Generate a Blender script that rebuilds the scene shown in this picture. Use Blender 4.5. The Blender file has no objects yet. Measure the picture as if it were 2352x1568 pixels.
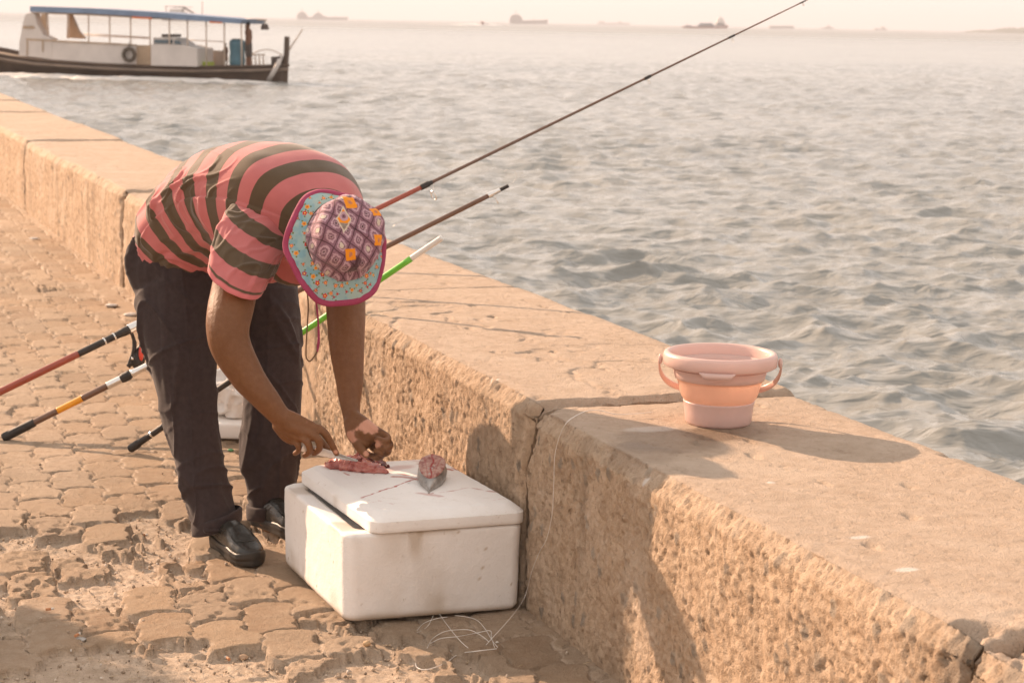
import bpy, bmesh, math, random
import numpy as np
from mathutils import Vector, Matrix
random.seed(7); rng = np.random.RandomState(11)
S = bpy.context.scene
C = S.collection
PI = math.pi

# ------------------------------------------------------------------ camera
FPX = 4573.3
CH = 1.6
_p = math.atan((784-50.4)/FPX); _r = math.atan(.0196)
FW = np.array([0, math.cos(_p), -math.sin(_p)]); _r0 = np.array([1., 0, 0]); _u0 = np.cross(_r0, FW)
RT = _r0*math.cos(_r)+_u0*math.sin(_r); UPV = _u0*math.cos(_r)-_r0*math.sin(_r)
CAM = np.array([0, 0, CH])
cd = bpy.data.cameras.new('camera'); co = bpy.data.objects.new('camera', cd); C.objects.link(co)
M = Matrix(((RT[0], UPV[0], -FW[0], 0), (RT[1], UPV[1], -FW[1], 0), (RT[2], UPV[2], -FW[2], CH), (0, 0, 0, 1)))
co.matrix_world = M
cd.sensor_width = 36; cd.lens = FPX/2352*36; cd.clip_start = .1; cd.clip_end = 40000
cd.dof.use_dof = True; cd.dof.focus_distance = 5.45; cd.dof.aperture_fstop = 8.5
S.camera = co
S.view_settings.view_transform = 'Standard'; S.view_settings.look = 'None'
S.view_settings.exposure = 1.4; S.view_settings.gamma = 1

# ------------------------------------------------------------------ sky and sun
SUN_EL = math.radians(23); SUN_DIR = np.array([-.734*math.cos(SUN_EL), .679*math.cos(SUN_EL), math.sin(SUN_EL)])
w = bpy.data.worlds.new('World'); S.world = w; w.use_nodes = True
nt = w.node_tree; nt.nodes.clear()
sk = nt.nodes.new('ShaderNodeTexSky'); sk.sky_type = 'NISHITA'; sk.sun_disc = False
sk.sun_elevation = SUN_EL; sk.sun_rotation = math.atan2(-.734, .679); sk.air_density = 1.0; sk.dust_density = 1.5; sk.ozone_density = 1.0
hs = nt.nodes.new('ShaderNodeHueSaturation'); hs.inputs['Saturation'].default_value = .28
mx = nt.nodes.new('ShaderNodeMix'); mx.data_type = 'RGBA'; mx.blend_type = 'MULTIPLY'; mx.inputs[0].default_value = 1
mx.inputs[7].default_value = (1.0, .87, .81, 1)
mk_ = nt.nodes.new('ShaderNodeMix'); mk_.data_type = 'RGBA'; mk_.inputs[0].default_value = .86; mk_.inputs[7].default_value = (3.20, 2.93, 2.72, 1)   # milky, hazy sky
bg = nt.nodes.new('ShaderNodeBackground'); bg.inputs[1].default_value = .13
ow = nt.nodes.new('ShaderNodeOutputWorld')
nt.links.new(sk.outputs[0], hs.inputs['Color']); nt.links.new(hs.outputs[0], mx.inputs[6]); nt.links.new(mx.outputs[2], mk_.inputs[6]); nt.links.new(mk_.outputs[2], bg.inputs[0]); nt.links.new(bg.outputs[0], ow.inputs[0])
sd = bpy.data.lights.new('sun', 'SUN'); sd.energy = 3.3; sd.angle = math.radians(.6); sd.color = (1, .69, .47)
so = bpy.data.objects.new('sun', sd); C.objects.link(so)
so.rotation_euler = Vector(-SUN_DIR).to_track_quat('-Z', 'Y').to_euler()
so.location = (-30, 28, 20)

# ------------------------------------------------------------------ geometry helpers
def ray(x, y):
    d = FW*FPX+RT*(x-1176)-UPV*(y-784); return d/np.linalg.norm(d)
def onz(x, y, z):
    d = ray(x, y); return CAM+d*((z-CH)/d[2])
def ony(x, y, Y):
    d = ray(x, y); return CAM+d*(Y/d[1])
def nrm(v):
    v = np.asarray(v, float); return v/(np.linalg.norm(v)+1e-12)
_ya = math.radians(-20.38)
UD = np.array([math.sin(_ya), math.cos(_ya), 0]); VD = np.array([UD[1], -UD[0], 0])
def uvz(u, v, z): return UD*u+VD*v+np.array([0, 0, z])
def ss(a, b, x):
    t = np.clip((x-a)/(b-a), 0, 1); return t*t*(3-2*t)
def _h(*c):
    n = np.zeros(np.broadcast(*c).shape, np.uint32)
    for k, i in zip((0x9E3779B1, 0x85EBCA77, 0xC2B2AE3D), c): n = (n ^ (i.astype(np.int64).astype(np.uint32)*np.uint32(k)))*np.uint32(0x27D4EB2F) + np.uint32(0x165667B1)
    n ^= n >> np.uint32(15); n = n*np.uint32(0x2C1B3C6D); n ^= n >> np.uint32(12); n = n*np.uint32(0x297A2D39); n ^= n >> np.uint32(15)
    return n.astype(np.float64)/4294967296.0
def vn(*p):                       # value noise, 2 or 3 coordinates, -1..1
    p = [np.asarray(q, float) for q in p]
    f = [np.floor(q) for q in p]; t = [q-g for q, g in zip(p, f)]; t = [q*q*q*(q*(q*6-15)+10) for q in t]
    r = 0
    for k in range(2**len(p)):
        wgt = 1; idx = []
        for j in range(len(p)):
            b = (k >> j) & 1; idx.append(f[j]+b); wgt = wgt*(t[j] if b else 1-t[j])
        r = r+wgt*_h(*idx)
    return r*2-1
def fbm(*p, o=4, g=.5):
    r = 0; a = 1; s = 0
    for i in range(o):
        r = r+a*vn(*[q*2**i+17.3*i for q in p]); s += a; a *= g
    return r/s
def cell(x, y, jit=.9):           # 2-D cellular: F1, cell id hash
    fx, fy = np.floor(x), np.floor(y); best = np.full(np.shape(x), 9.); bid = np.zeros(np.shape(x))
    for i in (-1, 0, 1):
        for j in (-1, 0, 1):
            cx, cy = fx+i, fy+j; hx, hy = _h(cx, cy), _h(cx+57, cy-91)
            d = np.hypot(cx+.5+(hx-.5)*jit-x, cy+.5+(hy-.5)*jit-y); m = d < best
            best = np.where(m, d, best); bid = np.where(m, _h(cx+311, cy+77), bid)
    return best, bid

def set_attr(me, name, arr):
    arr = np.asarray(arr, float)
    if arr.ndim == 1:
        a = me.attributes.new(name, 'FLOAT', 'POINT'); a.data.foreach_set('value', arr.astype(np.float32))
    else:
        a = me.attributes.new(name, 'FLOAT_COLOR', 'POINT'); b = np.ones((len(arr), 4), np.float32); b[:, :3] = arr; a.data.foreach_set('color', b.ravel())

def mk(name, V, F, mat, parent=None, smooth=True, attrs=None, base=None):
    """one mesh object; V in world coordinates, F list/array of faces"""
    V = np.asarray(V, float).reshape(-1, 3)
    org = np.zeros(3)
    if parent is not None: org = np.array(WORLD[parent.name])
    elif base is not None: org = np.asarray(base, float)
    L = V-org
    me = bpy.data.meshes.new(name)
    if isinstance(F, np.ndarray):
        me.vertices.add(len(L)); me.vertices.foreach_set('co', L.astype(np.float32).ravel())
        n, k = F.shape; me.loops.add(n*k); me.loops.foreach_set('vertex_index', F.astype(np.int32).ravel())
        me.polygons.add(n); me.polygons.foreach_set('loop_start', np.arange(0, n*k, k, dtype=np.int32)); me.polygons.foreach_set('loop_total', np.full(n, k, np.int32))
        me.update(calc_edges=True)
    else:
        me.from_pydata([tuple(v) for v in L], [], [tuple(int(i) for i in f) for f in F]); me.update()
    if attrs:
        for k, a in attrs.items(): set_attr(me, k, a)
    if smooth: me.shade_smooth()
    if mat: me.materials.append(mat)
    o = bpy.data.objects.new(name, me); C.objects.link(o)
    if parent is not None:
        o.parent = parent; WORLD[o.name] = org
    else:
        o.location = org; WORLD[o.name] = org
    return o
WORLD = {}
def thing(name, label, cat, loc, group=None):
    o = bpy.data.objects.new(name, None); C.objects.link(o); o.location = tuple(loc); o.empty_display_size = .1
    WORLD[o.name] = np.array(loc, float); o['label'] = label; o['category'] = cat
    if group: o['group'] = group
    return o
def tag(o, label, cat, group=None, kind=None):
    if label: o['label'] = label
    if cat: o['category'] = cat
    if group: o['group'] = group
    if kind: o['kind'] = kind
    return o

def gridF(n, m, closed=False, off=0):
    i = np.arange(n-1)[:, None]; mm = m if closed else m-1; j = np.arange(mm)[None, :]; j2 = (j+1) % m
    a = i*m+j; b = i*m+j2; c = (i+1)*m+j2; d = (i+1)*m+j
    return np.stack([a, b, c, d], -1).reshape(-1, 4)+off

class MB:                         # collects geometry
    def __init__(s): s.V = []; s.F = []; s.n = 0
    def add(s, V, F):
        V = np.asarray(V, float).reshape(-1, 3); s.V.append(V); s.F += [tuple(int(i)+s.n for i in f) for f in F]; s.n += len(V); return s
    def box(s, c, sx, sy, sz, ax=(1, 0, 0), az=(0, 0, 1), bev=0):
        ax = nrm(ax); az = nrm(az); ay = np.cross(az, ax); c = np.asarray(c, float)
        if bev <= 0:
            V = [c+ax*sx/2*i+ay*sy/2*j+az*sz/2*k for k in (-1, 1) for i, j in ((-1, -1), (1, -1), (1, 1), (-1, 1))]
            return s.add(V, [(3, 2, 1, 0), (4, 5, 6, 7), (0, 1, 5, 4), (1, 2, 6, 5), (2, 3, 7, 6), (3, 0, 4, 7)])
        V, F = rbox(sx, sy, sz, bev); W = c+V[:, :1]*ax+V[:, 1:2]*ay+V[:, 2:3]*az
        return s.add(W, F)
    def tube(s, P, R, k=10, cap=True):
        V, F = tubeVF(P, R, k, cap); return s.add(V, F)
    def build(s, name, mat, parent=None, smooth=True, base=None):
        return mk(name, np.concatenate(s.V), s.F, mat, parent, smooth, base=base)

def rbox(sx, sy, sz, r, n=3):
    """rounded box (superquad corners) as closed mesh"""
    bm = bmesh.new(); bmesh.ops.create_cube(bm, size=1)
    for v in bm.verts: v.co = Vector((v.co.x*sx, v.co.y*sy, v.co.z*sz))
    bmesh.ops.bevel(bm, geom=bm.edges[:], offset=r, segments=n, affect='EDGES', profile=.5)
    V = np.array([v.co[:] for v in bm.verts]); bm.verts.index_update(); F = [tuple(v.index for v in f.verts) for f in bm.faces]; bm.free(); return V, F

def catmull(P, n):
    P = np.asarray(P, float); P1 = np.vstack([2*P[0]-P[1], P, 2*P[-1]-P[-2]]); K = len(P)-1
    t = np.linspace(0, K, n); i = np.minimum(t.astype(int), K-1); f = (t-i)[:, None]
    a, b, c, d = P1[i], P1[i+1], P1[i+2], P1[i+3]
    return .5*((2*b)+(-a+c)*f+(2*a-5*b+4*c-d)*f**2+(-a+3*b-3*c+d)*f**3)

def tubeVF(P, R, k=10, cap=True):
    P = np.asarray(P, float); n = len(P); R = np.broadcast_to(np.asarray(R, float), (n,))
    T = np.gradient(P, axis=0); T /= np.linalg.norm(T, axis=1)[:, None]+1e-12
    a = nrm(np.cross(T[0], [0, 0, 1.] if abs(T[0][2]) < .9 else [1., 0, 0])); V = []
    th = np.arange(k)*2*PI/k
    for i in range(n):
        a = nrm(a-T[i]*(a@T[i])); b = np.cross(T[i], a)
        V.append(P[i]+R[i]*(np.cos(th)[:, None]*a+np.sin(th)[:, None]*b))
    V = np.concatenate(V); F = [tuple(f) for f in gridF(n, k, True)]
    if cap: F += [tuple(range(k))[::-1], tuple((n-1)*k+np.arange(k))]
    return V, F

def loft(rings, n, m, cap=True, sup=2.0):
    """rings: (center, ax, ay, rx, ry+, ry-) -> smooth loft"""
    A = np.array([np.concatenate([c, ax, ay, [rx, rp, rn]]) for c, ax, ay, rx, rp, rn in rings]); A = catmull(A, n)
    th = np.arange(m)*2*PI/m; V = []
    ct, st = np.cos(th), np.sin(th)
    if sup != 2: ct = np.sign(ct)*abs(ct)**(2/sup); st = np.sign(st)*abs(st)**(2/sup)
    for r in A:
        ax = nrm(r[3:6]); ay = nrm(r[6:9]-ax*(ax@r[6:9]))
        V.append(r[:3]+ct[:, None]*ax*r[9]+np.where(st > 0, st*r[10], st*r[11])[:, None]*ay)
    V = np.concatenate(V); F = [tuple(f) for f in gridF(n, m, True)]
    if cap: F += [tuple(range(m))[::-1], tuple((n-1)*m+np.arange(m))]
    return V, F

def capsule(p, R, k=10, n=None):
    """tapered round-ended tube through points p with radii R (closed)"""
    n = n or 6*len(p); A = catmull(np.column_stack([np.asarray(p, float), R]), n); P, r = A[:, :3], A[:, 3]
    t0 = nrm(P[0]-P[1]); t1 = nrm(P[-1]-P[-2]); ang = np.array([.15, .5, .85])*PI/2
    P0 = [P[0]+t0*r[0]*math.cos(a) for a in ang]; r0 = [r[0]*math.sin(a) for a in ang]
    P1 = [P[-1]+t1*r[-1]*math.cos(a) for a in ang[::-1]]; r1 = [r[-1]*math.sin(a) for a in ang[::-1]]
    return tubeVF(np.vstack([P0, P, P1]), np.concatenate([r0, r, r1]), k)

def ellip(c, r, ax=(1, 0, 0), az=(0, 0, 1), n=14, m=18):
    ax = nrm(ax); az = nrm(az); ay = np.cross(az, ax); ax = np.cross(ay, az)
    ph = np.linspace(.04, PI-.04, n); th = np.arange(m)*2*PI/m
    V = np.asarray(c)+(np.sin(ph)[:, None, None]*(np.cos(th)[None, :, None]*ax*r[0]+np.sin(th)[None, :, None]*ay*r[1])-np.cos(ph)[:, None, None]*az*r[2])
    F = [tuple(f) for f in gridF(n, m, True)]+[tuple(range(m))[::-1], tuple((n-1)*m+np.arange(m))]
    return V.reshape(-1, 3), F

def fuse(mb, voxel, smooth=4):
    """voxel-remesh the collected closed pieces into one skin; returns vertices, faces"""
    bm = bmesh.new(); V = np.concatenate(mb.V); vs = [bm.verts.new(v) for v in V]
    for f in mb.F:
        try: bm.faces.new([vs[i] for i in f])
        except ValueError: pass
    bmesh.ops.recalc_face_normals(bm, faces=bm.faces)
    me = bpy.data.meshes.new('tmp'); bm.to_mesh(me); bm.free()
    o = bpy.data.objects.new('tmp', me); C.objects.link(o)
    m = o.modifiers.new('r', 'REMESH'); m.mode = 'VOXEL'; m.voxel_size = voxel
    if smooth:
        s = o.modifiers.new('s', 'SMOOTH'); s.factor = .5; s.iterations = smooth
    dg = bpy.context.evaluated_depsgraph_get(); e = o.evaluated_get(dg); m2 = e.to_mesh()
    n = len(m2.vertices); co_ = np.zeros(n*3, np.float32); m2.vertices.foreach_get('co', co_)
    k = len(m2.polygons); li = np.zeros(len(m2.loops), np.int32); m2.loops.foreach_get('vertex_index', li)
    F = li.reshape(-1, 4) if len(li) == 4*k else [tuple(p.vertices) for p in m2.polygons]
    nn = np.zeros(n*3, np.float32); m2.vertices.foreach_get('normal', nn)
    e.to_mesh_clear(); bpy.data.objects.remove(o); bpy.data.meshes.remove(me)
    return co_.reshape(-1, 3).astype(float), np.array(F) if not isinstance(F, list) else F, nn.reshape(-1, 3).astype(float)

# ------------------------------------------------------------------ material helpers
def lin(r, g, b):
    f = lambda c: c/12.92 if c <= .04045 else ((c+.055)/1.055)**2.4
    return (f(r/255), f(g/255), f(b/255), 1)
class NT:
    def __init__(s, name):
        s.m = bpy.data.materials.new(name); s.m.use_nodes = True; s.t = s.m.node_tree; s.t.nodes.clear()
        s.out = s.t.nodes.new('ShaderNodeOutputMaterial'); s.b = s.t.nodes.new('ShaderNodeBsdfPrincipled'); s.t.links.new(s.b.outputs[0], s.out.inputs[0])
        s.tc = s.t.nodes.new('ShaderNodeTexCoord').outputs['Object']
    def L(s, a, b): s.t.links.new(a, b)
    def set(s, i, v):
        if hasattr(v, 'is_linked') or isinstance(v, bpy.types.NodeSocket): s.L(v, i)
        else: i.default_value = v
    def noise(s, scale, detail=4, rough=.55, vec=None, dist=0, stretch=None):
        v = vec or s.tc
        if stretch:
            mp = s.t.nodes.new('ShaderNodeMapping'); s.L(v, mp.inputs[0]); mp.inputs['Scale'].default_value = stretch; v = mp.outputs[0]
        n = s.t.nodes.new('ShaderNodeTexNoise'); s.L(v, n.inputs['Vector']); n.inputs['Scale'].default_value = scale; n.inputs['Detail'].default_value = detail
        n.inputs['Roughness'].default_value = rough; n.inputs['Distortion'].default_value = dist; return n.outputs['Fac']
    def voro(s, scale, feat='F1', stretch=None, out='Distance'):
        v = s.tc
        if stretch:
            mp = s.t.nodes.new('ShaderNodeMapping'); s.L(v, mp.inputs[0]); mp.inputs['Scale'].default_value = stretch; v = mp.outputs[0]
        n = s.t.nodes.new('ShaderNodeTexVoronoi'); n.feature = feat; s.L(v, n.inputs['Vector']); n.inputs['Scale'].default_value = scale; return n.outputs[out]
    def attr(s, name, out='Fac'):
        n = s.t.nodes.new('ShaderNodeAttribute'); n.attribute_name = name; return n.outputs[out]
    def ramp(s, x, stops, interp='LINEAR'):
        n = s.t.nodes.new('ShaderNodeValToRGB'); s.L(x, n.inputs[0]); e = n.color_ramp.elements; n.color_ramp.interpolation = interp
        while len(e) < len(stops): e.new(.5)
        for k, (p, c) in enumerate(stops):
            e[k].position = p; e[k].color = c if hasattr(c, '__len__') else (c, c, c, 1)
        return n.outputs[0]
    def math(s, op, a, b=0, c=None):
        n = s.t.nodes.new('ShaderNodeMath'); n.operation = op; s.set(n.inputs[0], a); s.set(n.inputs[1], b)
        if c is not None: s.set(n.inputs[2], c)
        return n.outputs[0]
    def mix(s, f, a, b, mode='MIX'):
        n = s.t.nodes.new('ShaderNodeMix'); n.data_type = 'RGBA'; n.blend_type = mode; s.set(n.inputs[0], f); s.set(n.inputs[6], a); s.set(n.inputs[7], b); return n.outputs[2]
    def bump(s, h, dist, strength=1.0, prev=None):
        n = s.t.nodes.new('ShaderNodeBump'); s.L(h, n.inputs['Height']); n.inputs['Distance'].default_value = dist; n.inputs['Strength'].default_value = strength
        if prev: s.L(prev, n.inputs['Normal'])
        return n.outputs[0]
    def fin(s, col, rough=.6, normal=None, metal=0, spec=.5, **k):
        s.set(s.b.inputs['Base Color'], col); s.set(s.b.inputs['Roughness'], rough); s.b.inputs['Metallic'].default_value = metal; s.b.inputs['Specular IOR Level'].default_value = spec
        if normal: s.L(normal, s.b.inputs['Normal'])
        for a, b in k.items(): s.set(s.b.inputs[a.replace('_', ' ')], b)
        return s.m
def plain(name, col, rough=.5, metal=0, var=.15, scale=30, bump=.0004, spec=.5, **k):
    t = NT(name); n = t.noise(scale, 5); c1 = tuple(c*(1-var) for c in col[:3])+(1,); c2 = tuple(min(1, c*(1+var)) for c in col[:3])+(1,)
    f = t.ramp(n, [(.3, c1), (.7, c2)]); return t.fin(f, rough, t.bump(t.noise(scale*8, 3), bump) if bump else None, metal, spec, **k)

# ================================================================== THE SETTING
# ---- sea
def build_sea():
    az = np.concatenate([np.linspace(-80, -19, 40)[:-1], np.linspace(-19, 19, 680), np.linspace(19, 80, 40)[1:]])*PI/180
    r = [3.0]
    while r[-1] < 260: r.append(r[-1]*1.0042)
    while r[-1] < 15000: r.append(r[-1]*1.03)
    r = np.array(r); dr = np.gradient(r)
    X = r[:, None]*np.sin(az)[None]; Y = r[:, None]*np.cos(az)[None]
    dr = np.maximum(dr[:, None]*.8, (r*.0012)[:, None])*np.ones_like(X)
    Z = np.zeros_like(X); DX = np.zeros_like(X); DY = np.zeros_like(X)
    g = np.random.RandomState(5); n = 90
    lam = .16*(1.7/.16)**(g.rand(n)**1.05)
    th = np.radians(-100+g.randn(n)*34); ph = g.rand(n)*2*PI
    near = r < 300; k = near.sum()
    x, y, d = X[:k], Y[:k], dr[:k]
    gust = 1+.35*fbm(x/6, y/9, o=2)
    for l, t, p in zip(lam, th, ph):
        a = .0085*l**.82*(1.0 if l < 4 else .6)
        kx, ky = math.cos(t)*2*PI/l, math.sin(t)*2*PI/l
        wv = kx*x+ky*y+p; at = a*np.clip((l/abs(math.sin(t)+.05)-2.2*d)/(2.5*d), 0, 1)*gust
        at = at*.60; c, s_ = np.cos(wv), np.sin(wv)
        Z[:k] += at*c; DX[:k] -= 1.25*at*s_*math.cos(t); DY[:k] -= 1.25*at*s_*math.sin(t)
    fade = 1-ss(70, 290, r)[:, None]
    X = X+DX*fade; Y = Y+DY*fade; Z = Z*fade
    V = np.stack([X, Y, -1+Z*1.25], -1).reshape(-1, 3)
    t = NT('sea_water'); P = t.t.nodes.new('ShaderNodeNewGeometry').outputs['Position']
    n1 = t.noise(2.6, 3, .55, P, .8, (.65, 1.3, 1)); n2 = t.noise(9, 2, .5, P, .8, (.6, 1.3, 1)); n3 = t.noise(.5, 4, .6, P, .3, (.6, 1, 1))
    nb = t.bump(n3, .22, 1, t.bump(n1, .07, 1, t.bump(n2, .014, .8)))
    col = t.ramp(t.noise(.05, 3, .5, P), [(.3, (.235, .238, .222, 1)), (.7, (.30, .295, .27, 1))])
    o = mk('sea', V, gridF(len(r), len(az)), t.fin(col, t.attr('chop'), nb, 0, .5, IOR=1.33), attrs={'chop': (.11+.24*ss(40, 900, r)[:, None]*np.ones_like(X)).ravel()}); o['kind'] = 'structure'
    bed = MB().add([(-16000, -3000, -9), (16000, -3000, -9), (16000, 16000, -9), (-16000, 16000, -9)], [(0, 1, 2, 3)]).build('seabed', plain('seabed_sand', (.2, .17, .12), .9)); bed['kind'] = 'structure'
build_sea()

# ---- path of interlocking pavers, broken up towards the camera
PU, PV = .25, .143
def path_height(u, v):
    zig = .013*np.sin(2*PI*u/PU*1.0)+.010*np.clip(3*np.sin(2*PI*u/(PU/2)+.6), -1, 1)*.8
    vv = v+zig+.004*vn(u*3, v*3); cv = vv/PV; col = np.floor(cv); fv = cv-col
    uu = u+(col % 2)*PU/2+.009*np.sin(2*PI*fv+1)+.006*vn(u*5, v*5, col); cu = uu/PU; row = np.floor(cu); fu = cu-row
    d = np.minimum(np.minimum(fv, 1-fv)*PV, np.minimum(fu, 1-fu)*PU)
    corner = np.hypot(np.minimum(fv, 1-fv)*PV, np.minimum(fu, 1-fu)*PU)
    h1, h2, h3 = _h(row, col), _h(row+31, col), _h(row, col+47)
    du_ = np.minimum(fu, 1-fu)*PU+.004*vn(u*30, v*30); top = (h1-.5)*.009+((fu-.5)*(h2-.5)+(fv-.5)*(h3-.5))*.013-.0065*(1-ss(.003, .012, du_))*(.7+.5*h2)
    d = d+.0025*vn(u*70, v*70)
    groove = 1-ss(.001, .0062, d); hole = 1-ss(.008, .026, corner+.008*vn(u*40, v*40))
    top = top-.0105*groove*(.6+.4*vn(u*6, v*6))-.008*hole
    # wear and breakage
    bias = .84*ss(7.4, 6.0, u)*ss(1.66, 1.30, v)+.70*ss(4.95, 4.6, u)*ss(1.9, 1.5, v)+.45*ss(5.2, 4.5, u)*ss(1.05, .55, v)-1.1*ss(.23, .02, np.hypot((u-5.62)/1.3, v-1.32))
    bias = bias+.45*ss(11, 8, u)*ss(.6, .2, fbm(u*.7, v*2, o=2))*0+.35*np.exp(-((u-11.5)/.9)**2-((v-1.35)/.25)**2)
    dm = bias+.42*fbm(u*2.1+9, v*2.6, o=3)+1.0*(_h(row+5, col+9)-.5)+.20*fbm(u*10, v*13, o=2)+.10*fbm(u*40, v*50, o=2)
    brk = ss(.84, .88, dm+.9*groove*ss(.2, .7, bias)*.22)
    chip = ss(.56, .72, dm)*ss(.0, .5, vn(u*38, v*44))*(1-brk)
    sand = -.026+.007*fbm(u*6, v*7, o=3)+.0045*fbm(u*45, v*50, o=3)+.006*ss(.45, .7, vn(u*24, v*28))*ss(0, .5, vn(u*60, v*60))+.010*ss(1.5, 2.1, bias)
    h = top*(1-brk)+np.minimum(sand, top)*brk-.006*chip
    h = h+.0012*fbm(u*60, v*70, o=2)+.010*fbm(u*.6, v*.8, o=2)
    # dirt piled against the wall foot
    foot = np.exp(-((1.90-v)/.035)**2)*(.5+.5*fbm(u*3, v*3, o=2)); h = h+.012*foot
    sandy = np.clip(brk+.95*groove+.9*hole+.6*foot+.35*ss(.0, .5, fbm(u*1.6, v*2.2, o=3)), 0, 1)
    return h, sandy, brk, h1
def build_path():
    u = [2.6]
    while u[-1] < 4.1: u.append(u[-1]+.03)
    while u[-1] < 34: u.append(u[-1]+.0052*(max(u[-1], 4.6)/4.6)**1.9)
    u = np.array([-6, -2, 0, 1.5]+u+[60, 120]); 
    v = np.concatenate([[-60, -20, -8, -4, -2, -1, -.6, -.3], np.arange(-.1, .35, .012), np.arange(.35, 1.93, .0042), [1.94, 2.0]])
    U, Vv = np.meshgrid(u, v, indexing='ij')
    h, sandy, brk, h1 = path_height(U, Vv)
    P = U[..., None]*UD+Vv[..., None]*VD; P[..., 2] = h-.004
    t = NT('path_pavers'); s_ = t.attr('sand'); b_ = t.attr('tone')
    g = t.noise(260, 3, .7); g2 = t.noise(28, 5, .6); g3 = t.noise(1.3, 4, .6)
    stone = t.ramp(b_, [(0, (.34, .222, .138, 1)), (.35, (.43, .295, .188, 1)), (.7, (.41, .295, .205, 1)), (1, (.50, .365, .25, 1))]); stone = t.mix(t.ramp(g2, [(.35, 0), (.75, .55)]), stone, (.50, .38, .27, 1))
    sandc = t.ramp(g2, [(.3, (.50, .37, .265, 1)), (.6, (.68, .53, .40, 1)), (.78, (.74, .62, .50, 1))])
    col = t.mix(s_, stone, sandc); col = t.mix(t.ramp(g3, [(.42, 0), (.62, .35)]), col, (.30, .235, .17, 1))
    col = t.mix(t.ramp(g, [(.3, .35), (.5, 0)]), col, (.17, .125, .085, 1))
    nb = t.bump(g, .006, 1.0, t.bump(g2, .006, .8, t.bump(t.noise(90, 4, .7), .006, 1.0)))
    o = mk('path', P.reshape(-1, 3), gridF(len(u), len(v))[:, ::-1], t.fin(col, .85, nb, 0, .25), attrs={'sand': sandy.ravel(), 'tone': h1.ravel()}); o['kind'] = 'structure'
build_path()

# ---- sea wall of cast concrete blocks
V0, V1, ZT = 1.90, 2.745, .575
def conc_mat():
    t = NT('rough_concrete'); face = t.attr('face'); st = t.attr('stone')
    g = t.noise(240, 3, .7); g2 = t.noise(22, 6, .65); g3 = t.noise(2.0, 4, .6); gs = t.noise(60, 4, .65, None, .4, (1, 1, .45))
    base = t.ramp(g2, [(.3, (.40, .275, .180, 1)), (.5, (.53, .383, .262, 1)), (.72, (.63, .475, .340, 1))])
    topc = t.ramp(g2, [(.28, (.45, .335, .245, 1)), (.55, (.53, .405, .305, 1)), (.75, (.58, .455, .355, 1))])
    col = t.mix(face, topc, base)
    col = t.mix(st, col, t.ramp(g3, [(.4, (.27, .215, .165, 1)), (.6, (.37, .30, .23, 1))]))
    col = t.mix(t.math('MULTIPLY', t.ramp(gs, [(.28, .75), (.42, 0)]), face), col, (.19, .125, .08, 1))
    spk = t.noise(75, 5, .75, None, .3, (1, .35, 1)); col = t.mix(t.math('MULTIPLY', t.ramp(spk, [(.60, 0), (.68, .55)]), t.math('SUBTRACT', 1, face)), col, (.25, .17, .11, 1)); pal = t.noise(9, 5, .6, None, .3, (1, .4, 1)); col = t.mix(t.math('MULTIPLY', t.ramp(pal, [(.55, 0), (.72, .4)]), t.math('SUBTRACT', 1, face)), col, (.40, .29, .20, 1))
    streak = t.noise(7, 4, .6, None, .2, (1, 1, .14)); col = t.mix(t.math('MULTIPLY', t.ramp(streak, [(.5, 0), (.68, .45)]), face), col, (.27, .20, .14, 1))
    col = t.mix(t.ramp(t.noise(3.1, 5, .6), [(.52, 0), (.68, .35)]), col, (.66, .54, .43, 1))
    col = t.mix(t.attr('wet'), col, (.24, .165, .11, 1)); col = t.mix(t.attr('white'), col, (.72, .66, .60, 1))
    nb = t.bump(g, .006, 1.0, t.bump(gs, .009, .8, t.bump(g2, .005, .5)))
    return t.fin(col, t.math('SUBTRACT', .85, t.math('MULTIPLY', t.attr('wet'), .45)), nb, 0, .25)
CONC = conc_mat()
def cracks(u, v, wd=.004, scale=1.6, thr=.55):
    a = fbm(u*scale, v*scale*1.2+40, o=5); m = ss(.15, .5, vn(u*.9+5, v*1.3)); return (1-ss(wd, wd*3.5, abs(a)*.28))*m
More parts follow.
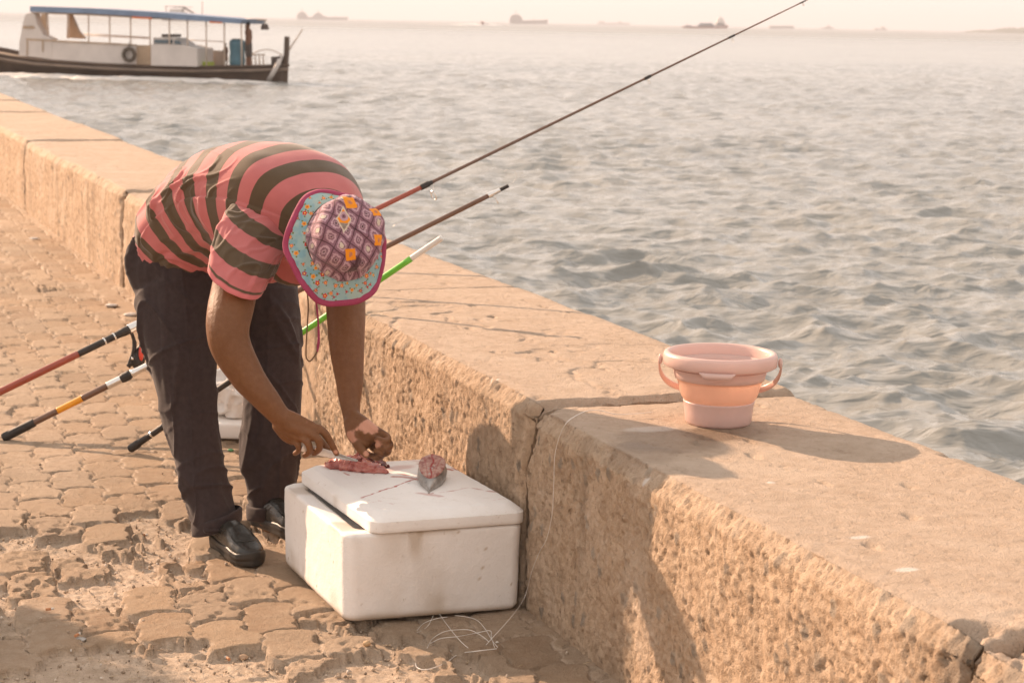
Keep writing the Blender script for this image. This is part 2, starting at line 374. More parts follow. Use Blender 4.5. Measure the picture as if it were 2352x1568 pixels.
def wall_block(u0, u1, dz, dv, fine, seed, parent):
    # profile parameter along: face bottom -> top -> chamfer -> top -> back chamfer -> sea side
    st = .0052 if fine else .012
    pf = []
    for z in np.arange(-.03, .535, st): pf.append((0., z, 0))
    for k in range(1, int(.055/st)+2): f = k*st/.055; pf.append((min(f, 1)*.035, .535+min(f, 1)*.04, .7)) if f <= 1.001 else None
    vv = .038
    while vv < V1-V0-.06: pf.append((vv, ZT, 1)); vv += st*1.25
    for f in (.2, .5, .8, 1): pf.append((V1-V0-.05+.05*f, ZT-.05*f*f, 1.5))
    for z in np.linspace(ZT-.08, -1.6, 14): pf.append((V1-V0, z, 2))
    pf = np.array(pf); m = len(pf)
    us = np.arange(0, u1-u0, .0062 if fine else .02); us = np.concatenate([[0, .0012, .003], us[1:], [u1-u0]])
    if not fine: pass
    U, _ = np.meshgrid(us, pf[:, 0], indexing='ij'); A = np.broadcast_to(pf[:, 0], U.shape).copy(); Z = np.broadcast_to(pf[:, 1], U.shape).copy(); K = np.broadcast_to(pf[:, 2], U.shape)
    Uw = U+u0
    e = np.minimum(U, (u1-u0)-U)
    isF = (K == 0); fac = np.where(K <= .7, 1-ss(.53, .575, Z)*.45, 0); fac = np.where(K > 1.9, 1, fac)
    # face relief: long vertical pits, pebbles, coarse lumps
    q1, q2 = Uw, Z*1.0
    lump = .011*fbm(q1*5+seed, q2*5, o=3)+.0035*fbm(q1*24, q2*17+seed, o=3)
    warp = .5*vn(q1*20, q2*20+3)
    i2_ = _h(np.floor(q1*30), np.floor(q2*12)); c1, i1 = cell(q1*72+warp, q2*25+warp, .95); pit = 1.25*(1-ss(.08, .28, c1))*(i1 > .52)*ss(-.15, .45, fbm(q1*3, q2*3+7, o=3))*(.4+1.2*i2_)
    c2, i2 = cell(q1*95+warp, q2*48, .95); pit2 = (1-ss(.12, .4, c2))*(i2 > .5)
    c3, i3 = cell(q1*21, q2*15+seed, .95); stone = (1-ss(.22, .30, c3+.10*vn(q1*60, q2*60)))*(i3 > .86)
    df = lump-.009*pit-.0055*pit2+.002*stone+.005*fbm(q1*110, q2*80, o=2)
    # top relief
    tv = A
    pits = (1-ss(.1, .42, cell(Uw*9+seed, tv*22)[0]))*(cell(Uw*9+seed, tv*22)[1] > .95)*ss(.0, .3, vn(Uw*30, tv*60)+.3)
    pits2 = (1-ss(.15, .5, cell(Uw*30, tv*70+seed)[0]))*(cell(Uw*30, tv*70+seed)[1] > .90)
    ck = cracks(Uw+seed, tv)
    dt = .0045*fbm(Uw*3, tv*3+seed, o=3)+.0012*fbm(Uw*40, tv*40, o=3)-.010*pits-.003*pits2-.006*ck
    # worn top arris: where the chamfer bites further in
    bite = .02*ss(.0, .7, fbm(Uw*3.2+seed, Uw*0+2, o=4))+.006*vn(Uw*30, Uw*0)
    edge = ss(.055+bite, .0, A)*(K > .5)*(K < 1.4); dt = dt-.010*edge-.004*edge*vn(Uw*40, A*60)
    # broken ends of the blocks
    en = .012+.012*vn(Uw*0+seed, A*7, Z*7)+.008*vn(A*25, Z*25+seed)+.05*ss(.35, .8, vn(A*3.5+seed, Z*0+.5))*(K > .5)
    endd = 1-ss(0, 1, e/np.maximum(en, .006)); endd = np.where(K > .5, endd, endd*.8)
    cor = ss(1., .15, np.hypot(e/.10, (A+.03)/.12)+.45*fbm(Uw*14+seed, A*14, Z*14, o=3)); dt = dt-.030*cor*(1+.6*vn(Uw*22, A*25)); df = df-.020*cor*ss(.35, .55, Z)
    if abs(u1-2.84) < .01 or abs(u0-2.86) < .01:
        e2 = (u1-U-u0) if u1 < 2.85 else U; wd_ = .13 if u1 < 2.85 else .10; cav = ss(1, .7, e2/wd_+.45*fbm(Uw*7, A*7+3, o=3)+2.0*ss(.05, .22, A)); dt = dt-cav*(.020+.030*fbm(Uw*22, A*22, o=4)); stone = np.maximum(stone, cav*ss(-.1, .2, vn(Uw*18, A*18))*.8)
    dtop = dt-.022*endd*(1+.5*vn(A*20, Uw*20)); dfac = df-.018*endd
    n = fac
    A2 = A-np.where(K <= .7, dfac, 0)*np.where(K == 0, 1, .7)+np.where(K > 1.2, .012*fbm(Uw*3, Z*3, o=3)-.02*endd, 0)
    Z2 = Z+np.where((K > .5) & (K < 1.9), np.where(K == .7, dfac*.6, dtop), 0)
    Z2 = Z2+np.where(isF, 0, dz); Z2 = np.where(isF, Z2+dz*ss(.3, .53, Z), Z2)
    V = (u0+U)[..., None]*UD+(V0+dv+A2)[..., None]*VD; V[..., 2] = Z2
    # stains: soaked concrete and a whitish dried film by the bucket
    wet = np.zeros_like(Uw); wh = np.zeros_like(Uw)
    def blob(cx, cy, ru, rv, s_=1): 
        p = onz(cx, cy, .56); a = p@UD; b = p@VD-V0; return s_*ss(1.15, .6, np.hypot((Uw-a)/ru, (A-b)/rv)+.35*fbm(Uw*12, A*12, o=3))
    top = (K > .5)*1.
    wet += blob(1560, 1010, .16, .20, .55)*top+blob(1670, 995, .10, .12, .6)*top+blob(1460, 1040, .14, .12, .35)*top
    wh += blob(1490, 985, .035, .085, .55)*top
    for (a, b, s1, s2) in ((1480, 1075, .012, .012), (1975, 1232, .01, .022), (2080, 1306, .014, .028), (1100, 905, .014, .03), (1140, 885, .01, .02), (1770, 1108, .01, .01)): wh += blob(a, b, s1, s2, .9)*top
    nr, mc = len(us), m
    Vf = V.reshape(-1, 3); F = gridF(nr, mc)
    # close the two ends with a broken, lumpy face
    ends = []; extra = []; cnt = len(Vf)
    for r0, sgn in ((0, 1), (nr-1, -1)):
        ring = V[r0]; cen = np.array([ring[:, 0].mean(), ring[:, 1].mean(), 0])+0; cen = uvz((u0 if r0 == 0 else u1), V0+.42, -.3)
        prev = r0*mc; pr = ring
        for s_ in (.985, .96, .9, .8, .6, .3, .02):
            rg = cen+(ring-cen)*s_; rg = rg+UD*sgn*(.012*fbm(rg[:, 2]*9+seed, (rg@VD)*9, o=3)*(s_ < .98)+.006)[:, None]
            extra.append(rg); j = np.arange(mc-1); q = np.stack([prev+j, prev+j+1, cnt+j+1, cnt+j], -1); ends.append(q if r0 else q[:, ::-1]); prev = cnt; cnt += mc
    Vf = np.vstack([Vf]+extra); F = np.vstack([F]+ends)
    pad = lambda a, x: np.concatenate([a.ravel(), np.full(len(Vf)-a.size, x)])
    return mk('wall_block', Vf, F, CONC, parent, attrs={'face': pad(np.clip(fac, 0, 1), 1), 'stone': pad(stone*(fac > .5)*1., 0), 'wet': pad(np.clip(wet, 0, 1), 0), 'white': pad(np.clip(wh, 0, 1), 0)})
wall = thing('sea_wall', 'low wide sea wall of rough concrete blocks running between the paved path and the sea', 'wall', uvz(6, 2.3, 0))
wall_block(.9, 2.84, -.03, .0, True, 3.1, wall)
wall_block(2.86, 4.975, -.016, .0, True, 1.7, wall)
wall_block(4.99, 7.24, .004, -.004, True, 5.2, wall)
for k, (a, b) in enumerate(((7.26, 9.5), (9.52, 11.75), (11.77, 14.1), (14.12, 16.6), (16.62, 19.0), (19.02, 21.4), (21.42, 24), (24.02, 27), (27.02, 31))):
    wall_block(a, b, [.0, -.006, .008, -.01, .004, -.008, .0, .01, 0][k], [0, .006, -.006, .004, 0, .006, 0, 0, 0][k], False, 7+k*3.3, wall)

# ================================================================== THE PERSON
FD = nrm([.75, -.66, 0]); RL = nrm([-.66, -.75, 0])
XI = np.array([1., 0, 0]); ZI = np.array([0, 0, 1.]); 
def I(x, y, Y): return ony(x, y, Y)
base = np.array([-.83, 5.98, 0])
man = thing('person', 'person in striped polo shirt and patterned bucket hat bending over the white foam box', 'person', base)

def skin_mat():
    t = NT('brown_skin'); n = t.noise(9, 4); n2 = t.noise(70, 4); vn_ = t.noise(38, 3, .5, None, 1.2, (1, 1, .35))
    c = t.mix(t.ramp(n, [(.35, 0), (.7, .6)]), (.185, .078, .031, 1), (.135, .055, .022, 1)); c = t.mix(t.ramp(n2, [(.4, 0), (.8, .35)]), c, (.26, .125, .062, 1))
    c = t.mix(t.attr('pale'), c, (.60, .30, .205, 1)); c = t.mix(t.attr('crease'), c, (.055, .022, .012, 1))
    nb = t.bump(t.voro(420), .0006, .7, t.bump(n2, .0022, .8, t.bump(vn_, .001, .5)))
    return t.fin(c, .50, nb, 0, .3, Subsurface_Weight=.06, Subsurface_Scale=.01)
SKIN = skin_mat()

def limb(mb, pts, k=20, n=None):
    """pts: (x, y, Y, radius) in picture units back-projected to depth Y"""
    P = [I(x, y, Y) for x, y, Y, r in pts]; V, F = capsule(P, [p[3] for p in pts], k, n or 10*len(pts)); mb.add(V, F)
body = MB()
# trunk, neck and head (crown of the head points towards the viewer, face down)
HC = I(786, 546, 5.57)                           # head centre
HA = nrm([.36, -.86, .36])                       # crown direction
HF = nrm(np.array([.22, -.20, -.95])-HA*(np.array([.22, -.20, -.95])@HA)); HR = np.cross(HF, HA)
TOR = [((408, 580), 6.14), ((450, 505), 6.09), ((535, 450), 5.99), ((630, 445), 5.88), ((708, 474), 5.78), ((745, 520), 5.68)]
TC = catmull([I(*q, Y) for q, Y in TOR], 60)
def torso(rs, n=60, m=72, t0=0, t1=1, cap=True, hemtilt=None):
    K = len(TOR)-1; rr = []
    for (q, Y), (lat, top, bot) in zip(TOR, rs):
        c = I(*q, Y); i = np.argmin(np.linalg.norm(TC-c, axis=1)); T = nrm(TC[min(i+2, 59)]-TC[max(i-2, 0)])
        if hemtilt is not None and len(rr) == 0: T = nrm(T+hemtilt)
        lt = nrm(RL-T*(RL@T)); up = nrm(np.cross(T, lt)); up = up if up[2] > 0 else -up
        rr.append((c, lt, up, lat, top, bot))
    return loft(rr, n, m, cap)
V, F = torso([(.14, .10, .10), (.135, .105, .10), (.14, .115, .10), (.155, .115, .10), (.14, .10, .08), (.07, .06, .06)], 30, 24); body.add(V, F)
limb(body, [(735, 510, 5.72, .062), (755, 540, 5.63, .058), (768, 560, 5.58, .06)])
body.add(*ellip(HC, (.077, .098, .112), HR, HA))
body.add(*ellip(HC+HF*.022-HA*.060, (.052, .052, .062), HR, HA))              # jaw
body.add(*capsule([HC+HF*.095-HA*.005, HC+HF*.118-HA*.035], [.009, .014], 8))   # nose
body.add(*capsule([HC+HF*.089-HA*.068-HR*.02, HC+HF*.096-HA*.068, HC+HF*.089-HA*.068+HR*.02], [.006, .008, .006], 8))   # lips
body.add(*capsule([HC+HF*.092+HA*.012-HR*.035, HC+HF*.098+HA*.014, HC+HF*.092+HA*.012+HR*.035], [.007, .008, .007], 8))  # brow
for s_ in (-1, 1): body.add(*ellip(HC+HR*s_*.08-HA*.02, (.012, .024, .032), HR, HA, 8, 10))
# right arm (near), bare from mid upper arm to wrist
limb(body, [(610, 520, 5.74, .06), (556, 600, 5.585, .062), (534, 690, 5.51, .0645), (523, 750, 5.455, .061), (532, 800, 5.44, .056), (566, 862, 5.43, .0475), (606, 912, 5.42, .038), (641, 953, 5.42, .0295), (662, 968, 5.42, .027)], 24)
body.add(*ellip(I(502, 772, 5.46), (.030, .032, .036)))                       # elbow point
# left arm (far)
limb(body, [(752, 520, 5.85, .055), (788, 620, 5.80, .060), (794, 700, 5.74, .0585), (796, 770, 5.69, .0535), (799, 830, 5.66, .047), (803, 890, 5.63, .0375), (805, 935, 5.60, .028), (810, 965, 5.58, .026)], 24)
# right hand: back of the hand to the viewer, index finger stretched along the knife
def hp(*a): return [I(*q) for q in a]
def quadpalm(mb, chains, r):
    for c in chains: mb.add(*capsule(hp(*c), r if hasattr(r, '__len__') else [r]*len(c), 14))
quadpalm(body, [[(652, 958, 5.42), (684, 968, 5.415), (716, 980, 5.41)], [(650, 966, 5.42), (680, 982, 5.41), (706, 994, 5.40)], [(648, 972, 5.425), (672, 992, 5.42), (690, 1003, 5.41)], [(645, 976, 5.435), (660, 998, 5.435), (672, 1009, 5.43)]], [.024, .021, .0155])
body.add(*capsule(hp((660, 964, 5.44), (700, 985, 5.435), (722, 1002, 5.43)), [.02, .022, .016], 14))
fing = [  # index, middle, ring, little
 ([(716, 980, 5.41), (741, 990, 5.405), (758, 1013, 5.41), (773, 1041, 5.415)], [.0125, .0115, .0098, .0082]),
 ([(704, 992, 5.40), (728, 1006, 5.385), (734, 1028, 5.395), (722, 1041, 5.425)], [.0125, .0115, .010, .0085]),
 ([(690, 1001, 5.41), (707, 1016, 5.39), (711, 1036, 5.40), (700, 1046, 5.43)], [.012, .0108, .0095, .008]),
 ([(673, 1008, 5.43), (684, 1020, 5.41), (686, 1034, 5.415), (678, 1041, 5.44)], [.0105, .0095, .0083, .0075]),
 ([(676, 972, 5.455), (705, 990, 5.475), (730, 1008, 5.47), (752, 1030, 5.45)], [.014, .0125, .0115, .0095])]
for p, r in fing: body.add(*capsule(hp(*p), r, 12, 30))
# left hand: palm side to the viewer, fingers closed on the fish gut
quadpalm(body, [[(812, 960, 5.575), (832, 975, 5.56), (860, 990, 5.555)], [(812, 965, 5.57), (830, 990, 5.55), (858, 1006, 5.55)], [(808, 968, 5.57), (818, 998, 5.55), (838, 1018, 5.545)], [(815, 968, 5.58), (840, 998, 5.575), (868, 1022, 5.575)]], [.025, .026, .018])
fl = [
 ([(862, 986, 5.56), (888, 1003, 5.545), (886, 1014, 5.522), (866, 1008, 5.515)], [.0135, .012, .0105, .009]),
 ([(866, 1000, 5.555), (893, 1018, 5.54), (889, 1029, 5.52), (868, 1022, 5.515)], [.013, .012, .0105, .009]),
 ([(864, 1014, 5.56), (890, 1031, 5.545), (884, 1042, 5.525), (864, 1036, 5.52)], [.0125, .0115, .010, .0088]),
 ([(856, 1026, 5.565), (876, 1043, 5.55), (868, 1051, 5.53), (852, 1046, 5.53)], [.0115, .0105, .0095, .008]),
 ([(812, 988, 5.555), (818, 1012, 5.535), (828, 1030, 5.52), (842, 1044, 5.515)], [.0165, .0145, .0125, .0105])]
for p, r in fl: body.add(*capsule(hp(*p), r, 12, 30))
# legs and feet (inside trousers and shoes)
limb(body, [(420, 640, 6.06, .09), (425, 860, 5.98, .055), (463, 1050, 5.96, .042), (502, 1180, 5.93, .034), (524, 1225, 5.90, .033)])
limb(body, [(560, 640, 6.22, .09), (625, 860, 6.2, .055), (630, 1050, 6.19, .046), (622, 1165, 6.17, .036), (620, 1200, 6.14, .034)])
BV, BF, BN = fuse(body, .0034, 3)
# palms, nails and creases as skin tone marks
def near_px(V, c, r, n_=0): return ss(r, r*.55, np.linalg.norm(V-np.array(c), axis=1)+n_)
wob = .013*fbm(BV[:, 0]*55, BV[:, 1]*55, BV[:, 2]*55, o=4)
pale = .95*np.clip(ss(.030, .024, np.linalg.norm(BV-I(842, 978, 5.53), axis=1)+wob*1.4), 0, 1)*ss(.0, -.004, (BV@ZI)*0+.0)+0
pale = .95*np.clip(ss(.034, .028, np.linalg.norm((BV-I(846, 980, 5.53))*[1, 1, 1.25], axis=1)+wob*1.6), 0, 1)
pale = np.maximum(pale, .8*ss(.020, .013, np.linalg.norm(BV-I(806, 1000, 5.53), axis=1)+wob))
pale = np.maximum(pale, .7*near_px(BV, I(866, 1020, 5.50), .021, wob*1.2)); pale = np.maximum(pale, .55*near_px(BV, I(712, 965, 5.385), .014, wob*1.5))
nail = np.maximum(ss(.0075, .0055, np.linalg.norm(BV-I(771, 1038, 5.405), axis=1)), ss(.010, .008, np.linalg.norm(BV-I(842, 1041, 5.505), axis=1)))
pale = np.maximum(pale, nail*.9)
crease = .8*ss(-.1, .5, fbm(BV[:, 0]*60, BV[:, 1]*60, BV[:, 2]*60, o=2))*near_px(BV, I(870, 1020, 5.53), .055)*(1-pale)
# tendons and veins on the back of the right hand, muscle relief on the arms
dv = .0014*ss(.07, .03, np.linalg.norm(BV-I(680, 985, 5.40), axis=1))*fbm(BV[:, 0]*75+BV[:, 2]*45, BV[:, 2]*30-BV[:, 0]*20, o=3)
BV = BV+BN*(dv+.0022*fbm(BV[:, 0]*16, BV[:, 1]*16, BV[:, 2]*12, o=2))[:, None]
body_o = mk('body', BV, BF, SKIN, man, attrs={'pale': pale, 'crease': crease})
ew = plain('eye_white', (.7, .66, .6, 1), .3, 0, .05); hairm = plain('black_hair', (.02, .015, .012, 1), .6, 0, .3, 200, .002)
for s_ in (-1, 1):
    e_ = MB().add(*ellip(HC+HF*.0905-HA*.008+HR*s_*.031, (.013, .012, .011), HR, HA, 8, 10)).build('eye', ew, man)
mk('hair', *(lambda a: (a[0], a[1]))(ellip(HC-HF*.02-HA*.012, (.083, .092, .108), HR, HA)), hairm, man)

# ---- trousers
TW = plain('dark_cotton', (.052, .038, .037, 1), .8, 0, .16, 60, .0009, .15, Sheen_Weight=.18, Sheen_Roughness=.35)
def build_trousers():
    mb = MB()
    def leg(rows, tilt):
        rr = []
        for xl, xr, y, Y, dp in rows:
            a, b = I(xl, y, Y), I(xr, y, Y); c = (a+b)/2; ax = nrm(b-a); T = np.array([0, .0, 1.]); rr.append((c, XI, np.cross(T, XI), np.linalg.norm(b-a)/2, dp, dp))
        # tilt last ring (hem)
        V, F = loft(rr, 90, 48, True); mb.add(V, F)
    leg([(330, 500, 560, 6.10, .125), (312, 508, 640, 6.08, .135), (307, 508, 710, 6.05, .13), (324, 500, 780, 6.02, .115), (345, 496, 850, 6.0, .10), (364, 496, 930, 5.985, .093), (384, 506, 1010, 5.97, .088), (408, 520, 1090, 5.95, .087), (428, 536, 1150, 5.935, .088), (445, 551, 1205, 5.92, .088)], 0)
    leg([(430, 610, 560, 6.20, .12), (470, 660, 620, 6.22, .13), (520, 686, 680, 6.23, .13), (545, 695, 760, 6.23, .11), (552, 700, 840, 6.22, .10), (553, 698, 920, 6.215, .095), (555, 692, 1000, 6.21, .09), (560, 680, 1080, 6.205, .088), (566, 672, 1140, 6.20, .088), (569, 666, 1178, 6.195, .088)], 0)
    # seat and hips
    mb.add(*ellip(I(430, 610, 6.14), (.20, .155, .17), RL, ZI, 18, 26)); mb.add(*ellip(I(385, 600, 6.13), (.10, .11, .15), RL, ZI, 18, 26))
    mb.add(*loft([(I(*q, Y), RL, nrm(FD*.6+ZI*.6), a, b, b) for q, Y, a, b in (((420, 660), 6.14, .17, .12), ((392, 590), 6.14, .165, .13), ((385, 545), 6.14, .155, .125))], 14, 30))
    V, F, N_ = fuse(mb, .0055, 6)
    x, y, z = V.T
    side = np.where(x < -.80+(z-.5)*-.05, 0, 1)
    # pulled folds: slanting ridges at the knees, long soft pleats, stacked creases above the hems
    sx = (x-(-.98))*1.0
    f1 = np.abs(vn(z*7.5+x*9+y*4, x*5-y*6, side*9.+0*x)); r1 = (1-np.clip(f1*3.2, 0, 1))**2
    f2 = np.abs(vn(z*16+y*7-x*7+4, x*4+y*5, side*5.+3)); r2 = (1-np.clip(f2*3.0, 0, 1))**2
    kn = np.exp(-((z-.60)/.15)**2); hem = np.exp(-((z-.17)/.10)**2)
    ln = np.abs(vn(x*22+y*12, z*1.6, side*7.+1)); r3 = (1-np.clip(ln*3.4, 0, 1))**2
    d = .009*r1*(.35+.8*kn)+.006*r2*(.2+.9*hem+.6*kn)+.0065*r3*(.7-.2*kn)+.008*fbm(x*9, y*9, z*5, o=2)
    hemz = ss(.115, .105, z-(np.where(side == 0, .0, .03)))*0
    V = V+N_*(d*1.5-.006)[:, None]
    mk('trousers', V, F, TW, man)
    # turned hems
    for cx, cy, Y, rx, ry, tl in ((498, 1205, 5.92, .0745, .083, -.32), (618, 1177, 6.195, .070, .084, -.12)):
        c = I(cx, cy, Y); th = np.linspace(0, 2*PI, 60); P = np.array([c+XI*math.cos(t)*rx*.98+np.array([0, 1, 0])*math.sin(t)*ry+ZI*(-tl*math.cos(t)*rx*.9) for t in th])
        rs = []
        for dz, rr in ((.0, 1.0), (.03, 1.015)): pass
        Vh = np.concatenate([c+(P-c)*[s1, s1, 1]+ZI*dz+.0025*np.sin(th*5+dz*40)[:, None]*nrm([1, 1, 0]) for s1, dz in ((.93, .03), (.97, -.004), (1.005, -.010), (1.03, -.004), (1.035, .012), (1.03, .030), (1.0, .034), (.93, .036))])
        mk('trouser_hem', Vh, gridF(8, 60), TW, man)
build_trousers()

# ---- polo shirt
def shirt_mat():
    t = NT('striped_jersey'); s_ = t.attr('stripe'); n = t.noise(26, 3)
    ph = t.math('ADD', s_, t.math('MULTIPLY', t.math('SUBTRACT', n, .5), .03)); fr = t.math('FRACT', ph)
    f = t.ramp(fr, [(0, 1), (.50, 1), (.515, 0), (.985, 0), (1.0, 1)])
    pink = t.mix(t.ramp(n, [(.3, 0), (.7, .4)]), (.54, .165, .16, 1), (.45, .13, .125, 1)); ol = t.mix(t.ramp(n, [(.3, 0), (.7, .5)]), (.11, .074, .042, 1), (.085, .055, .031, 1))
    c = t.mix(f, ol, pink); c = t.mix(t.attr('trim'), c, (.62, .17, .17, 1))
    nb = t.bump(t.noise(500, 2), .0008, .6)
    return t.fin(c, .8, nb, 0, .2, Sheen_Weight=.35, Sheen_Roughness=.45)
def build_shirt():
    n, m = 240, 300
    V, _ = torso([(.158, .122, .150), (.176, .138, .165), (.190, .147, .185), (.205, .150, .235), (.185, .125, .205), (.085, .075, .10)], n, m, cap=False, hemtilt=np.array([0, 0, .25]))
    G = V.reshape(n, m, 3); T = np.gradient(G, axis=0); B = np.roll(G, -1, 1)-np.roll(G, 1, 1); N_ = np.cross(B, T); N_ /= np.linalg.norm(N_, axis=2)[..., None]+1e-9
    cen = G.mean(1)[:, None]; sg = np.sign(((G-cen)*N_).sum(2).mean()); N_ *= sg
    t = np.linspace(0, 1, n)[:, None]*np.ones((1, m)); a = np.arange(m)[None]*2*PI/m*np.ones((n, 1))
    up = np.sin(a); lat = np.cos(a)            # up=1 spine, -1 belly, lat=1 near side
    # folds: radiating from the armpit/flank and around the waist, smooth over the shoulder blades
    flank = np.clip(lat, 0, 1)**.7*ss(.95, .25, up)
    w1 = .55*vn(t*3, a*1.5)
    r1 = np.abs(vn(t*13+w1*2-.5*up, a*1.3+2)); r1 = (1-np.clip(r1*2.6, 0, 1))**1.6
    r2 = np.abs(vn(t*24+w1*3+up*.8, a*2.3+9)); r2 = (1-np.clip(r2*2.6, 0, 1))**1.6
    d = .0125*r1*ss(.72, .35, t)*(.25+.9*flank)+.006*r2*ss(.6, .2, t)*(.3+flank)+.007*fbm(t*6, a*1.5, o=2)+.010*fbm(t*3, a*4, o=2)*ss(-.1, -.7, up)
    d = d+.012*np.exp(-((t-.70)/.10)**2)*np.exp(-((a-PI*.2)/.35)**2)       # shoulder blade near side
    d = d+.010*np.exp(-((t-.70)/.10)**2)*np.exp(-((a-PI*.8)/.35)**2)
    # hem flutter and blousing above the waist
    d = d+.012*ss(.12, .0, t)*np.sin(a*5+1)*.6+.010*np.exp(-((t-.10)/.05)**2)
    d = d*(.25+.75*ss(.0, .14, t)); G = G+N_*d[..., None]
    dist = np.concatenate([[0], np.cumsum(np.linalg.norm(np.diff(G[:, m//4], axis=0), axis=1))])[:, None]*np.ones((1, m))
    stripe = dist/.128+.02*np.sin(a*2)+.10
    # split tail at the side: belly panel hangs lower
    droop = ss(.10, 0, t)*ss(.2, -.5, up)*.03; G[..., 2] -= droop
    drp = ss(.55, .75, t)*ss(-.35, -.95, up)*.028*(1+.5*np.sin(t*40)); G[..., 2] -= drp
    trim = ss(.009, .0065, dist)*1.0
    Vs = [G.reshape(-1, 3)]; Fs = [gridF(n, m, True)]; st = [stripe.ravel()]; tr = [trim.ravel()]
    off = n*m
    # sleeves
    def sleeve(rows, n2=110, m2=160, s0=.1, seed=0):
        nonlocal off
        V, _ = loft(rows, n2, m2, False); G = V.reshape(n2, m2, 3); T = np.gradient(G, axis=0); B = np.roll(G, -1, 1)-np.roll(G, 1, 1); N_ = np.cross(B, T); N_ /= np.linalg.norm(N_, axis=2)[..., None]+1e-9
        cen = G.mean(1)[:, None]; N_ *= np.sign(((G-cen)*N_).sum(2).mean())
        t = np.linspace(0, 1, n2)[:, None]*np.ones((1, m2)); a = np.arange(m2)[None]*2*PI/m2*np.ones((n2, 1))
        r1 = np.abs(vn(t*3.2+a*.9+seed, a*1.6)); r1 = (1-np.clip(r1*2.4, 0, 1))**1.6
        r2 = np.abs(vn(t*6+a*1.4+seed, a*2.2+3)); r2 = (1-np.clip(r2*2.6, 0, 1))**1.6
        G = G+N_*(.009*r1*(.3+t*.7)*(1-.85*ss(.7, 1, t))+.004*r2*(1-.8*ss(.7, 1, t))+.005*fbm(t*3, a*2, o=2))[..., None]
        L = np.linalg.norm(G[-1].mean(0)-G[0].mean(0)); dist = t*L
        # close the hem with an inward fold
        inner = G[-1]*.0; c = G[-1].mean(0); Tn = nrm(G[-1].mean(0)-G[-4].mean(0))
        e1 = c+(G[-1]-c)*.975+Tn*.001; e2 = c+(G[-1]-c)*.94-Tn*.04
        G = np.concatenate([G, e1[None], e2[None]]); dist = np.concatenate([dist, dist[-1:], dist[-1:]-.02])
        Vs.append(G.reshape(-1, 3)); Fs.append(gridF(n2+2, m2, True, off)); st.append((dist/.118+s0).ravel()); tr.append(ss(L-.018, L-.0165, dist).ravel()); off += (n2+2)*m2
    def sr(q, Y, a1, a2, r1, r2): a1 = nrm(a1); a2 = nrm(np.asarray(a2, float)-a1*(np.asarray(a2, float)@a1)); return (I(*q, Y), a1, a2, r1, r2, r2)
    sleeve([sr((628, 492), 5.76, (.75, .25, -.5), (0, 1, 0), .100, .095), sr((588, 530), 5.67, (.82, .1, -.5), (0, 1, .1), .100, .098), sr((560, 590), 5.57, (.85, 0, -.50), (0, 1, .2), .092, .090), sr((541, 643), 5.505, (.86, 0, -.5), (0, 1, .36), .0835, .084)], s0=.12)
    sleeve([sr((735, 510), 5.84, (.85, 0, .3), (0, 1, 0), .095, .09), sr((768, 570), 5.83, (.9, 0, .25), (0, 1, .1), .09, .09), sr((785, 640), 5.79, (1, 0, .1), (0, 1, .1), .078, .08)], s0=.4, seed=5)
    o = mk('polo_shirt', np.vstack(Vs), np.vstack(Fs), shirt_mat(), man, attrs={'stripe': np.concatenate(st), 'trim': np.concatenate(tr)})
    s2 = o.modifiers.new('thick', 'SOLIDIFY'); s2.thickness = .002; s2.offset = -1
    # collar
    P = [I(700, 470, 5.70)+0*XI]
    return o
build_shirt()

